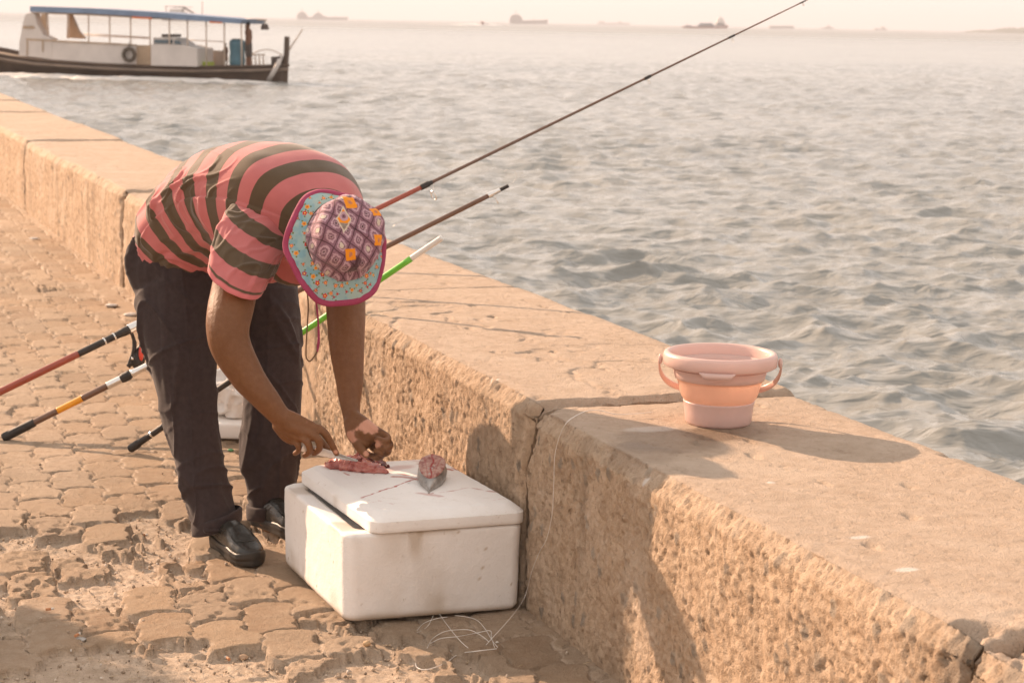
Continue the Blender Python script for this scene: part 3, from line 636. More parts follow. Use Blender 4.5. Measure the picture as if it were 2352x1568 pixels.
# ---- bucket hat
def build_hat():
    hat = MB()
    ax = HA; e1 = nrm(RT-ax*(RT@ax)); e2 = np.cross(ax, e1); e2 = e2 if e2[2] > 0 else -e2      # e1 right, e2 up in the picture
    cb = I(787, 551, 5.475)                                       # centre of the crown's base ring
    vcol = NT('printed_cotton'); nb = vcol.bump(vcol.noise(600, 2), .0005, .6)
    cm = vcol.fin(vcol.attr('print', 'Color'), .85, nb, 0, .15, Sheen_Weight=.2)
    n, m = 230, 420
    s = np.linspace(0, 1, n)[:, None]*np.ones((1, m)); a = np.arange(m)[None]*2*PI/m*np.ones((n, 1))
    R0, Hc = .104, .118
    rad = R0*np.where(s < .5, 1-.10*(s/.5)**2, 0); ht = np.where(s < .5, s/.5*.68*Hc, 0)
    q = np.clip((s-.5)/.5, 0, 1)*PI/2; rad = np.where(s >= .5, R0*.90*np.cos(q)**.85, rad); ht = np.where(s >= .5, .68*Hc+.32*Hc*np.sin(q), ht)
    wr = .0030*fbm(np.cos(a)*rad*28, np.sin(a)*rad*28, ht*20, o=3)+.0045*fbm(np.cos(a)*2, np.sin(a)*2, s*3, o=2)
    dent = .012*np.exp(-((a-4.9)/.35)**2)*np.exp(-((s-.22)/.12)**2)
    G = cb+ax*(ht+wr)[..., None]+(np.cos(a)*(rad+wr*1.2-dent))[..., None]*e1+(np.sin(a)*(rad+wr*1.2-dent))[..., None]*e2*1.10
    arc = np.hypot(rad, (Hc-ht)*.75)                           # unrolled radius from the crown's top
    x, y = arc*np.cos(a), arc*np.sin(a); x = x+.001*vn(x*200, y*200); 
    an = .35; xr, yr = x*math.cos(an)+y*math.sin(an), -x*math.sin(an)+y*math.cos(an)
    D = .047; p1, p2 = (xr+yr*.8)/D, (xr-yr*.8)/D; i1, i2 = np.floor(p1), np.floor(p2); f1, f2 = p1-i1-.5, p2-i2-.5
    r = np.maximum(abs(f1), abs(f2))*.6+np.hypot(f1, f2)*.4; id_ = _h(i1, i2)
    lil, pur, drk, pale, org, cream = [np.array(lin(*c)[:3]) for c in ((186, 152, 160), (138, 100, 112), (70, 45, 48), (188, 160, 160), (235, 145, 35), (205, 190, 172))]
    fz = .05*vn(x*500, y*500); rr = r+fz
    def mixc(c, m_, k): return c*(1-m_[..., None])+k*m_[..., None]
    col = np.zeros(x.shape+(3,))+pur; col = mixc(col, ss(.36, .33, rr)*1.0, lil); col = mixc(col, ss(.235, .20, rr), pur*.85); col = mixc(col, ss(.14, .11, rr)*(id_ > .0), lil*.85); col = mixc(col, ss(.06, .04, rr), drk)
    col = mixc(col, (id_ < .26)*ss(.17, .15, rr)*1., cream)
    col = mixc(col, ss(.455, .475, np.maximum(abs(f1), abs(f2)))*.8, drk)
    oc = (np.hypot(x-.004, y+.062) < .017)|(np.hypot(x-.062, y+.012) < .015)|(np.hypot(x+.006, y-.066) < .020)
    sq = np.minimum(1, ss(.5, .47, np.maximum(abs(f1), abs(f2)))); 
    for (cx, cy, w_) in ((-.008, -.066, .0145), (.066, -.020, .013), (-.012, .074, .017), (.060, .052, .012)):
        mm = ss(1.06, .98, np.maximum(abs(x-cx+.25*(y-cy)), abs(y-cy-.15*(x-cx)))/w_+fz); col = mixc(col, mm, org); col = mixc(col, mm*ss(.5, .25, np.hypot(x-cx, y-cy)/w_+fz*2)*.6, pur); 
    # large diamond eye motif
    cx, cy = -.033, .026; dx, dy = x-cx, y-cy; dd = abs(dx)/.022+np.where(dy > 0, dy/.030, -dy/.040); mm = ss(1.08, 1.0, dd)
    col = mixc(col, mm, cream); inn = ss(.86, .80, dd); col = mixc(col, inn, org); col = mixc(col, inn*ss(.013, .012, np.hypot(dx, dy-.006)), lil); col = mixc(col, inn*ss(.007, .006, np.hypot(dx, dy-.006)), pur); col = mixc(col, inn*ss(.003, .002, np.hypot(dx, dy-.006)), drk)
    lo = inn*ss(-.010, -.014, dy); col = mixc(col, lo, cream*.8); col = mixc(col, lo*(np.sin(dy*1900) > 0), drk)
    # dark brush mark near the brim
    bm_ = ss(.014, .006, abs(x-.014-.25*(y+.085))+.006*vn(x*400, y*60))*ss(.03, .02, abs(y+.095)); col = mixc(col, bm_*.85, drk)
    V = G.reshape(-1, 3); F = [gridF(n, m, True)]
    ho = mk('hat', V, F[0], cm, man, attrs={'print': col.reshape(-1, 3)})
    # brim: slopes outward and wobbles, light blue with flowers, purple binding
    n, m = 130, 560
    s = np.linspace(0, 1, n)[:, None]*np.ones((1, m)); a = np.arange(m)[None]*2*PI/m*np.ones((n, 1))
    # outline measured per direction: wide to lower left, narrow to the right
    ang = np.radians([-180, -150, -120, -95, -70, -45, -20, 0, 30, 60, 90, 115, 140, 160, 180]); wd = np.array([.050, .056, .064, .068, .064, .052, .036, .020, .014, .016, .030, .046, .050, .050, .050])
    aw = (a+PI) % (2*PI)-PI; W = np.interp(aw, ang, wd)
    rr = R0*1.0+W*s+.004*np.sin(a*6+1)*s
    hh = -.003-.034*s*np.clip(W/.07, .3, 1.2)+.007*np.sin(a*5+.6)*s**1.5+.0035*np.sin(a*11)*s+.0016*fbm(np.cos(a)*6, np.sin(a)*6, s*2, o=2)
    G = cb+ax*hh[..., None]+(np.cos(a)*rr)[..., None]*e1+(np.sin(a)*rr)[..., None]*e2*(1.10-.04*s)[..., None]
    px, py = rr*np.cos(a), rr*np.sin(a)
    blue, blue2, mag = [np.array(lin(*c)[:3]) for c in ((150, 178, 178), (120, 160, 172), (165, 62, 100))]
    col = np.zeros(px.shape+(3,))+blue; col = mixc(col, ss(.0, .5, fbm(px*45, py*45, o=3))*.8, blue2); col = mixc(col, ss(.1, .5, fbm(px*30+9, py*30, o=2))*.5, np.array(lin(176, 186, 172)[:3]))
    reds = [np.array(lin(*c)[:3]) for c in ((205, 60, 45), (190, 60, 60), (232, 160, 60), (170, 75, 85), (225, 120, 70))]; grn = np.array(lin(105, 115, 60)[:3]); yel = np.array(lin(240, 205, 110)[:3]); drk2 = np.array(lin(90, 60, 50)[:3])
    g = np.random.RandomState(3); fl = []
    for _ in range(900):
        rad_ = .10+.09*g.rand(); t_ = g.rand()*2*PI; c = (rad_*math.cos(t_), rad_*math.sin(t_)); sz = g.choice([.0072, .0056, .0040], p=[.4, .35, .25])
        if all(math.hypot(c[0]-f[0], c[1]-f[1]) > (sz+f[2])*1.25 for f in fl): fl.append((c[0], c[1], sz, g.randint(5), g.rand()*6.28))
        if len(fl) > 150: break
    for cx, cy, sz, k, ro in fl:
        d = np.hypot(px-cx, py-cy); near = d < sz*3
        if not near.any(): continue
        dx, dy = (px-cx)[near], (py-cy)[near]; dn = d[near]; th = np.arctan2(dy, dx)+ro; c = col[near]
        lf = ss(1.25, 1.0, np.abs(dn/sz-1.3)*3+abs(np.sin(th*1.5))*2.2); c = c*(1-lf[:, None])+grn*lf[:, None]
        pt = ss(1.0, .85, dn/(sz*(.68+.34*np.abs(np.cos(th*2.5))))); c = c*(1-pt[:, None])+reds[k]*pt[:, None]
        v_ = pt*(np.abs(np.sin(th*2.5)) > .9)*.5; c = c*(1-v_[:, None])+drk2*v_[:, None]
        ct_ = ss(.32, .22, dn/sz)*(sz > .004); c = c*(1-ct_[:, None])+(yel if k != 2 else reds[0])*ct_[:, None]; col[near] = c
    mk('brim', G.reshape(-1, 3), gridF(n, m, True), cm, ho, attrs={'print': col.reshape(-1, 3)}).modifiers.new('t', 'SOLIDIFY').thickness = .0025
    # binding
    rim = G[-1]; mm_ = plain('purple_binding', lin(160, 58, 92), .7, 0, .12, 300, .0006)
    R2 = []; c0 = rim.mean(0)
    prof = [(-.0165, -.0012), (-.016, .0014), (-.006, .0022), (.0015, .0012), (.0022, 0), (.0015, -.0014), (-.006, -.0024), (-.016, -.0018)]
    Vb = []
    radn = nrm(rim-c0) if False else (rim-c0)/np.linalg.norm(rim-c0, axis=1)[:, None]; inn = (G[-9]-rim); inn /= np.linalg.norm(inn, axis=1)[:, None]; nn = np.cross(np.roll(rim, -1, 0)-np.roll(rim, 1, 0), inn); nn /= np.linalg.norm(nn, axis=1)[:, None]; nn *= np.sign((nn@ax).mean())
    for pa, pb in prof+prof[:1]: Vb.append(rim-inn*pa+nn*pb*2.6-ax*.0012)
    mk('binding', np.concatenate(Vb), gridF(len(Vb), m, True), mm_, ho)
    # chin cord: loop hanging from under the brim, one side grey, the other purple
    def cord(pts, r, mat, nm='chin_cord'): mk(nm, *tubeVF(catmull([I(*p) for p in pts], 50), r, 8), mat, ho)
    gm = plain('grey_cord', lin(120, 95, 72), .8)
    for g0 in (0, ):
        V, F = tubeVF(catmull([I(*p) for p in ((703, 650, 5.58), (708, 700, 5.585), (705, 760, 5.59), (703, 800, 5.59), (704, 822, 5.59), (712, 829, 5.588), (722, 818, 5.585), (729, 806, 5.583))], 60), .0021, 8); mk('chin_cord', V, F, gm, ho)
    V, F = tubeVF(catmull([I(*p) for p in ((721, 660, 5.57), (727, 700, 5.575), (731, 740, 5.58), (732, 780, 5.58), (729, 808, 5.583))], 40), np.concatenate([np.full(20, .0028), np.linspace(.0028, .0042, 14), np.linspace(.0042, .002, 6)]), 8); mk('chin_strap', V, F, mm_, ho)
build_hat()

# ---- shoes
def build_shoe(heel, d, rot_l=1):
    d = nrm(d); l = np.array([-d[1], d[0], 0])*1.0         # l points to the foot's left
    LM = plain('black_leather', (.030, .027, .022, 1), .27, 0, .25, 40, .0006, .6)
    SM = plain('black_rubber', (.036, .031, .026, 1), .42, 0, .2, 60, .0006, .45)
    LEN = .292
    def outline(t, side): # half width
        w = np.interp(t, [0, .04, .12, .3, .45, .6, .75, .88, .95, 1], [.012, .026, .034, .034, .036, .044, .0485, .043, .030, .008]); return w
    n, m = 70, 60; t = np.linspace(0, 1, n); V = []
    top = np.interp(t, [0, .03, .15, .3, .42, .55, .7, .85, .95, 1], [.05, .082, .096, .096, .104, .098, .078, .064, .052, .036])
    th = np.linspace(0, PI, m)
    for i in range(n):
        wd = outline(t[i], 0); z0 = .030; H = top[i]-z0
        ct, st = np.cos(th), np.sin(th); y = wd*np.sign(ct)*np.abs(ct)**.75; z = z0+H*st**.80
        ridge = .0022*np.exp(-((np.abs(ct)-.72)/.05)**2)*ss(.38, .5, t[i])*ss(.98, .9, t[i])
        V.append(heel+d*(t[i]*LEN)+l*(y*(1+ridge*12))[:, None]+ZI*(z+ridge)[:, None])
    V = np.array(V)
    # ankle opening: push the top in
    X = (V-heel)@d; Yl = (V-heel)@l; op = ss(1.0, .72, np.hypot((X-.072)/.056, Yl/.030)); V[..., 2] -= op*.035
    sh = mk('shoe', V.reshape(-1, 3), gridF(n, m), LM, man)
    # apron seam
    ts = np.concatenate([np.linspace(.42, .80, 20), np.linspace(.80, .80, 1)]); P = []
    for sgn in (1, -1):
        q = [(.40, .95), (.5, .80), (.62, .72), (.74, .66), (.81, .45), (.835, .15)] if sgn == 1 else [(.835, -.15), (.81, -.45), (.74, -.66), (.62, -.72), (.5, -.80), (.40, -.95)]
        for tt, cc in q:
            wd = float(outline(np.array(tt), 0)); z0 = .030; H = np.interp(tt, t, top)-z0; ang = math.acos(np.sign(cc)*abs(cc)**(1/.75)) ; P.append(heel+d*tt*LEN+l*cc*wd+ZI*(z0+H*math.sin(ang)**.8+.0008))
    mk('seam', *tubeVF(catmull(P, 70), .0018, 6), LM, sh)
    for sgn in (1, -1):        # elastic gore
        P = [];
        for tt, cc in ((.30, .99), (.34, .93), (.40, .86), (.43, .80)):
            wd = float(outline(np.array(tt), 0)); H = np.interp(tt, t, top)-.03; ang = math.acos(abs(cc)**(1/.75)); P.append(heel+d*tt*LEN+l*sgn*cc*wd+ZI*(.03+H*math.sin(ang)**.8+.0006))
        mk('seam', *tubeVF(catmull(P, 20), .0015, 6), LM, sh)
    # sole with wavy sidewall
    V = []; lv = [(0, .93), (.003, 1.0), (.010, 1.03), (.0135, .995), (.018, 1.06), (.026, 1.07), (.030, 1.03), (.033, 1.05), (.037, .96)]
    tt = np.linspace(0, 1, 50); path = [(x, 1) for x in tt]+[(x, -1) for x in tt[::-1]]
    for zz, sc in lv:
        for x, s_ in path:
            wv = .004*math.sin(x*12)*(zz > .012); bump_ = .010*ss(.82, 1, x)+.006*ss(.1, 0, x)
            V.append(heel+d*(((x-.5)*(1+.012*(sc > 1))+.5)*LEN)+l*s_*(float(outline(np.array(x), 0))*sc+.002)+ZI*(zz+(wv if zz > .015 else 0)+bump_*(zz/.037)))
    k = len(path); F = [tuple(f) for f in gridF(len(lv), k, True)]+[tuple(range(k))[::-1], tuple((len(lv)-1)*k+np.arange(k))]
    mk('sole', V, F, SM, sh)
    return sh
toe = onz(608, 1286, 0); hl = onz(494, 1246, 0); build_shoe(hl*0+np.array([-.895, 5.935, .002]), [.150, -.245, 0])
build_shoe(np.array([-.815, 6.215, .002]), [.19, -.215, 0])

# ================================================================== FOAM BOX
A_, B_, C_ = onz(791, 1437, 0), onz(1208, 1404, 0), onz(656, 1288, 0)
BX = nrm(B_-A_); BY = nrm(np.array([-BX[1], BX[0], 0])*1.0+BX*-.055)
BW, BL, BH = .502, .640, .248
def foam_mat(name, stain=.5):
    t = NT(name); n = t.noise(5, 5, .6); b = t.voro(150, out='Distance'); n3 = t.noise(14, 5, .7)
    c = t.mix(t.ramp(n, [(.4, 0), (.7, .5)]), (.86, .83, .80, 1), (.78, .73, .68, 1)); c = t.mix(t.ramp(n3, [(.62, 0), (.74, stain)]), c, (.50, .40, .28, 1))
    c = t.mix(t.attr('dirt'), c, (.46, .35, .24, 1)); c = t.mix(t.attr('blood'), c, (.42, .10, .075, 1))
    nb = t.bump(b, .0012, .4, t.bump(t.noise(35, 4), .0025, .6)); c = t.mix(t.ramp(t.noise(48, 4, .7), [(.64, 0), (.72, .45)]), c, (.42, .33, .24, 1)); t.set(t.b.inputs['Base Color'], c); return t.fin(c, .55, nb, 0, .3, Subsurface_Weight=.0)
FOAM = foam_mat('white_foam', .35)
def slab(cx, cy, w, l, z0, z1, r, inset=0, n=120, rad=.03, taper=0, bev=.012, bevb=.008, hole=None):
    """rounded-plan slab as a dense skin in box axes; returns V,F"""
    # plan outline
    per = []; 
    for k in range(4):
        sx, sy = [(1, 1), (-1, 1), (-1, -1), (1, -1)][k]; c0 = np.array([sx*(w/2-rad), sy*(l/2-rad)])
        for t in np.linspace(0, 1, 12): a = (k+t)*PI/2; per.append(c0+rad*np.array([math.cos(a), math.sin(a)]))
    per = np.array(per); q = [];  # densify
    for i in range(len(per)):
        a, b = per[i], per[(i+1) % len(per)]; m = max(1, int(np.linalg.norm(b-a)/.008)); q += [a+(b-a)*j/m for j in range(m)]
    per = np.array(q); m = len(per); lv = []
    for t in (0, .5, 1): lv.append((1-bevb*(1-math.sin(t*PI/2))/(w/2), z0+bevb*(1-math.cos(t*PI/2))))
    for z in np.linspace(z0+bevb, z1-bev, max(3, int((z1-z0)/.008)))[1:-1]: lv.append((1, z))
    for t in (0, .25, .5, .75, 1): lv.append((1-bev*(1-math.cos(t*PI/2))/(w/2), z1-bev*(1-math.sin(t*PI/2))))
    rings = []
    for sc, z in lv: s2 = sc*(1-taper*(z1-z)); rings.append(np.column_stack([per*s2, np.full(m, z)]))
    return per, rings
def dress(P):      # local box coords -> world
    O = A_+BX*BW/2+BY*BL/2
    return O+P[:, :1]*BX+P[:, 1:2]*BY+P[:, 2:3]*ZI
box = thing('foam_box', 'large white polystyrene foam box with its lid askew, standing against the sea wall', 'box', A_+BX*BW/2+BY*BL/2)
def build_box():
    per, rings = slab(0, 0, BW, BL, 0.004, BH, 0, rad=.035, taper=.06, bev=.010, bevb=.016)
    m = len(per)
    top = rings[-1]
    inner = []
    for sc, z in ((.945, BH), (.92, BH), (.88, BH-.001), (.83, BH-.002), (.79, BH-.005), (.785, BH-.015), (.78, BH-.028), (.76, BH-.03), (.5, BH-.031), (.02, BH-.031)): inner.append(np.column_stack([per*sc, np.full(m, z)]))
    G = np.array(rings+inner); P = G.reshape(-1, 3).copy()
    nz = .0016*fbm(P[:, 0]*30, P[:, 1]*30, P[:, 2]*30, o=3)+.0016*fbm(P[:, 0]*7, P[:, 1]*7, P[:, 2]*7, o=2); ou = P[:, :2]/np.linalg.norm(P[:, :2]+1e-9, axis=1)[:, None]; P[:, :2] += ou*nz[:, None]
    # worn, crumbled back left rim
    wr = ss(.10, .0, np.hypot(P[:, 0]+BW/2, P[:, 1]-BL/2+.06))*ss(BH-.04, BH, P[:, 2]); P[:, 2] -= wr*(.006+.006*fbm(P[:, 0]*40, P[:, 1]*40, o=3))
    dirt = .75*ss(.035, .0, P[:, 2]+.012*fbm(P[:, 0]*12, P[:, 1]*12, o=3))+.5*ss(.25, .6, fbm(P[:, 0]*3, P[:, 1]*3, P[:, 2]*1.2+4, o=4))
    dirt += .45*ss(.15, .5, fbm(P[:, 0]*14, P[:, 1]*14, P[:, 2]*2.5, o=4))*ss(-.2, .4, vn(P[:, 0]*4+9, P[:, 1]*4, P[:, 2]*3))+.35*ss(.06, .0, np.abs(P[:, 2]-.035-.01*vn(P[:, 0]*8, P[:, 1]*8)))*ss(0, .5, fbm(P[:, 0]*9, P[:, 1]*9, o=3))
    dirt += .5*ss(.012, .0, BH-.004-P[:, 2])*ss(.0, .4, vn(P[:, 0]*9, P[:, 1]*9))
    sp = np.zeros(len(P))
    for _ in range(26):
        k = rng.randint(len(P)); sp = np.maximum(sp, ss(.005, .0015, np.linalg.norm(P-P[k], axis=1)))
    mk('container', dress(P), gridF(len(G), m, True), FOAM, box, attrs={'dirt': np.clip(dirt+.8*sp, 0, .85), 'blood': np.zeros(len(P))})
    # lid: pushed to the right and slightly rotated
    LW, LL, LH = .440, .655, .054
    per, rings = slab(0, 0, LW, LL, 0, LH-.0215, 0, rad=.035, bev=.0015, bevb=.003)
    rings += [np.column_stack([per*(1-.115*f), np.full(len(per), LH-.0215+.0215*f-.0012*(f > .95))]) for f in (.08, .3, .55, .8, .95, 1)]
    m = len(per); inner = [np.column_stack([per*s_, np.full(m, LH)]) for s_ in np.linspace(.878, .01, 75)]
    low = [np.column_stack([per*s_, np.full(m, .0)]) for s_ in (.02, .9)]
    G = np.array(low+rings+inner); P = G.reshape(-1, 3).copy(); dz = .0011*fbm(P[:, 0]*28, P[:, 1]*28, P[:, 2]*10, o=3); P[:, 2] += dz*(P[:, 2] > .01); ou = P[:, :2]/np.linalg.norm(P[:, :2]+1e-9, axis=1)[:, None]; P[:, :2] += ou*(dz*1.2)[:, None]
    an = math.radians(1.6); Q = P.copy(); Q[:, 0] = P[:, 0]*math.cos(an)-P[:, 1]*math.sin(an)+.030; Q[:, 1] = P[:, 0]*math.sin(an)+P[:, 1]*math.cos(an)+.0; Q[:, 2] += BH+.001
    W = dress(Q)
    # blood marks where the photograph shows them
    def seg(pts, wd, st):
        pp = [onz(x, y, BH+LH)[:2] for x, y in pts]; d = np.full(len(W), 9.); Wd = W[:, :2]+.008*np.stack([fbm(W[:, 0]*35, W[:, 1]*35, o=3), fbm(W[:, 0]*35+9, W[:, 1]*35, o=3)], 1)
        for a, b in zip(pp[:-1], pp[1:]):
            ab = b-a; t = np.clip(((Wd-a)@ab)/(ab@ab), 0, 1); d = np.minimum(d, np.linalg.norm(Wd-a-t[:, None]*ab, axis=1))
        nn = .5+.8*fbm(W[:, 0]*60, W[:, 1]*60, o=3); return st*ss(wd, wd*.35, d+.004*nn)*(P[:, 2] > LH-.012)
    bl = np.zeros(len(W))
    for pts, wd, st in (([(832, 1144), (862, 1132), (890, 1122), (930, 1108), (960, 1098)], .0062, 1), ([(905, 1095), (940, 1097), (962, 1103)], .016, .75), ([(915, 1088), (935, 1092)], .014, .6), ([(845, 1155), (870, 1150), (900, 1158), (918, 1153)], .0042, .6), ([(965, 1065), (1005, 1073), (1040, 1080)], .012, .85), ([(1040, 1075), (1065, 1083)], .009, .9),
                       ([(760, 1072), (830, 1082), (890, 1080), (930, 1072)], .040, .40), ([(960, 1060), (905, 1052), (880, 1040)], .016, .35), ([(985, 1135), (1040, 1128), (1075, 1120)], .005, .8), ([(960, 1132), (1010, 1140)], .018, .45), ([(1085, 1122), (1110, 1125)], .008, .6), ([(1120, 1128), (1140, 1130)], .010, .7), ([(790, 1085), (800, 1092)], .007, .8), ([(1130, 1150), (1160, 1145)], .004, .5)):
        bl = np.maximum(bl, seg(pts, wd, st))
    dirt = .65*ss(.30, .6, fbm(Q[:, 0]*5+3, Q[:, 1]*5, o=4))+.45*ss(.006, 0, P[:, 2])*(.5+fbm(P[:, 0]*12, P[:, 1]*12, o=2))
    mk('lid', W, gridF(len(G), m, True), FOAM, box, attrs={'dirt': np.clip(dirt, 0, .8), 'blood': np.clip(bl, 0, 1)})
build_box()
LZ = BH+.053

# ================================================================== FISH AND KNIFE
def meat_mat(name, c1, c2, c3, sc=18, stretch=(1, 1, 1)):
    t = NT(name); n = t.noise(sc, 5, .65, None, .4, stretch); n2 = t.noise(90, 4, .6, None, .2, stretch)
    c = t.ramp(n, [(.3, c1), (.5, c2), (.72, c3)]); c = t.mix(t.ramp(n2, [(.5, 0), (.7, .5)]), c, c3)
    return t.fin(c, .25, t.bump(n, .004, .7, t.bump(n2, .002, .7)), 0, .6, Subsurface_Weight=.08, Subsurface_Scale=.01)
MEAT = meat_mat('red_flesh', (.16, .025, .020, 1), (.44, .12, .095, 1), (.66, .32, .26, 1), 40, (.5, 1, 1))
DARKM = meat_mat('dark_flesh', (.02, .008, .006, 1), (.12, .02, .016, 1), (.34, .06, .05, 1), 60)
SILV = plain('silver_skin', (.34, .32, .30, 1), .3, .35, .3, 45, .0008, .6)
def lump(name, pts, rs, mat, parent, amp=.006, flat=.5, k=26, n=70, fq=40, up=ZI):
    """flesh: tapered irregular body along points (world), flattened against the lid"""
    P = catmull(np.asarray(pts, float), n); R = catmull(np.array([[r, r*0, 0] for r in rs]), n)[:, 0]; T = np.gradient(P, axis=0); V = []
    th = np.arange(k)*2*PI/k
    for i in range(n):
        t_ = nrm(T[i]); a = nrm(np.cross(t_, up)); b = np.cross(a, t_); b = b if b@up > 0 else -b
        V.append(P[i]+R[i]*(np.cos(th)[:, None]*a+np.where(np.sin(th) > 0, np.sin(th), .25*np.sin(th))[:, None]*b*flat))
    V = np.concatenate(V); c = np.repeat(P, k, 0); dr = V-c; dr /= np.linalg.norm(dr, axis=1)[:, None]+1e-9
    V = V+dr*(amp*fbm(V[:, 0]*fq, V[:, 1]*fq, V[:, 2]*fq, o=4)+amp*.7*vn(V[:, 0]*fq*3, V[:, 1]*fq*3, V[:, 2]*fq*.6))[:, None]
    V[:, 2] = np.maximum(V[:, 2], LZ+.0006)
    F = [tuple(f) for f in gridF(n, k, True)]+[tuple(range(k))[::-1], tuple((n-1)*k+np.arange(k))]
    return mk(name, V, F, mat, parent)
zb = LZ+.004
f0 = thing('fish_fillet', 'raw red fish fillet laid open on the foam lid under the hands', 'fish', onz(820, 1078, LZ))
lump('fillet', [onz(752, 1072, zb), onz(778, 1070, zb), onz(808, 1072, zb), onz(838, 1077, zb), onz(866, 1082, zb), onz(891, 1086, zb)], [.022, .042, .048, .040, .026, .008], MEAT, f0, .007, .62)
lump('flank', [onz(786, 1062, zb+.01), onz(812, 1060, zb+.02), onz(838, 1070, zb+.012), onz(862, 1078, zb+.004)], [.010, .022, .020, .008], MEAT, f0, .006, .7)
lump('gut_cavity', [onz(812, 1058, zb), onz(836, 1056, zb+.004), onz(862, 1062, zb+.002), onz(889, 1073, zb)], [.018, .030, .026, .006], DARKM, f0, .008, .75)
lump('skin_flap', [onz(800, 1082, LZ+.001), onz(850, 1089, LZ+.001), onz(892, 1089, LZ+.001)], [.010, .012, .004], SILV, f0, .001, .12)
f1 = thing('fish_gut', 'shiny red gut strand pulled from the fish by the far hand', 'fish', I(832, 1046, 5.545))
for pts in ([(826, 1032, 5.53), (822, 1042, 5.54), (810, 1050, 5.54), (800, 1056, 5.55)], [(832, 1034, 5.53), (836, 1046, 5.54), (830, 1054, 5.545), (816, 1057, 5.55)], [(842, 1044, 5.53), (850, 1054, 5.54), (858, 1058, 5.55)], [(822, 1030, 5.53), (828, 1044, 5.53), (838, 1052, 5.54)]):
    P = catmull([I(*p) for p in pts], 26); P = P+.0025*np.column_stack([vn(P[:, 0]*300+k, P[:, 2]*300) for k in range(3)])
    mk('strand', *tubeVF(P, .0036+.0015*np.sin(np.arange(26)*1.1), 8), MEAT if pts[0][0] < 830 else DARKM, f1)
# tail piece: silver body, cut face towards the camera's upper side
def build_tail():
    o = thing('fish_tail_piece', 'cut tail half of a silver fish standing alone on the foam lid', 'fish', onz(990, 1100, LZ))
    c0, c1 = onz(994, 1078, LZ+.022), onz(985, 1131, LZ+.004)
    ax = c1-c0; t = np.linspace(0, 1, 60); n, m = 60, 60; L = nrm(ax); a = nrm(np.cross(L, ZI)); b = np.cross(a, L); V = []; th = np.arange(m)*2*PI/m
    w = np.interp(t, [0, .06, .3, .55, .75, .88, .94, 1], [.040, .0425, .041, .031, .017, .007,   .002, .0015]); h = np.interp(t, [0, .06, .3, .55, .75, .88, .94, 1], [.030, .032, .031, .024, .014, .0075, .003, .002])
    for i in range(n):
        V.append(c0+ax*t[i]-ZI*0+np.cos(th)[:, None]*a*w[i]+np.sin(th)[:, None]*b*h[i])
    V = np.array(V); V += (.0008*fbm(V[..., 0]*60, V[..., 1]*60, V[..., 2]*60, o=3))[..., None]*ZI; V[..., 2] = np.maximum(V[..., 2], LZ+.0005)
    mk('skin', V.reshape(-1, 3), gridF(n, m, True), SILV, o)
    # cut face, tilted to the top: pale dry flesh with a red seam
    q = NT('cut_flesh'); n_ = q.noise(60, 5, .6); c = q.ramp(n_, [(.35, (.50, .34, .28, 1)), (.5, (.42, .22, .18, 1)), (.66, (.24, .07, .06, 1))]); c = q.mix(q.attr('seam'), c, (.30, .035, .03, 1)); fm = q.fin(c, .6, q.bump(n_, .004, .8), 0, .3)
    nr = 30; Vf = []; se = []; tt = np.linspace(0, 1, nr)
    top = c0+ax*0; 
    for i, r_ in enumerate(np.linspace(1.0, .0, nr)):
        # face spans from the cut end (t=0) to t~.6 on the upper side
        ph = th; u = np.sin(ph)*r_; v = np.cos(ph)*r_
        cc = c0+ax*.27+ZI*.027
        ex = ax*.40+ZI*-.0085
        P = cc-u[:, None]*ex*1.0+v[:, None]*a*(.038-.008*(-u)*1.0)[:, None]+ZI*(.006*np.sqrt(np.maximum(0, 1-r_**2))+.0035*fbm(v*4+1, u*4+7, o=4)*(r_ < .97))[:, None]
        Vf.append(P); se.append(np.maximum(ss(.10, .03, abs(v+.08*np.sin(u*6))), .5*ss(.06, .02, abs(abs(v)-.45-.2*u))))
    mk('cut_face', np.concatenate(Vf), gridF(nr, m, True), fm, o, attrs={'seam': np.concatenate(se)})
build_tail()
kn = thing('knife', 'pale handled kitchen knife held under the pointing index finger', 'knife', I(750, 1036, 5.43))
KP = [I(716, 1032, 5.42), I(742, 1038, 5.435), I(768, 1045, 5.45)]
kd = nrm(KP[2]-KP[0]); ks = nrm(np.cross(kd, ZI)); ku = np.cross(ks, kd)
V, F = loft([(KP[0]-kd*.03, ks, ku, .006, .011, .011), (KP[0], ks, ku, .0065, .012, .012), (KP[1], ks, ku, .0065, .0105, .0115), (KP[2], ks, ku, .006, .009, .009)], 24, 16); mk('handle', V, F, plain('pale_plastic', (.72, .62, .54, 1), .35), kn)
tipb = I(822, 1058, 5.50); bd = nrm(tipb-KP[2])
mk('blade', *(lambda mb: (np.concatenate(mb.V), mb.F))(MB().add([KP[2]+ku*.009, KP[2]-ku*.009, tipb-ku*.002, KP[2]+ks*.001, KP[2]-ks*.001, tipb+ku*.003], [(0, 3, 2, 5), (3, 1, 2), (1, 4, 2), (4, 0, 5, 2), (0, 4, 1, 3)])), plain('steel', (.6, .58, .55, 1), .22, .9, .05), kn, smooth=False)

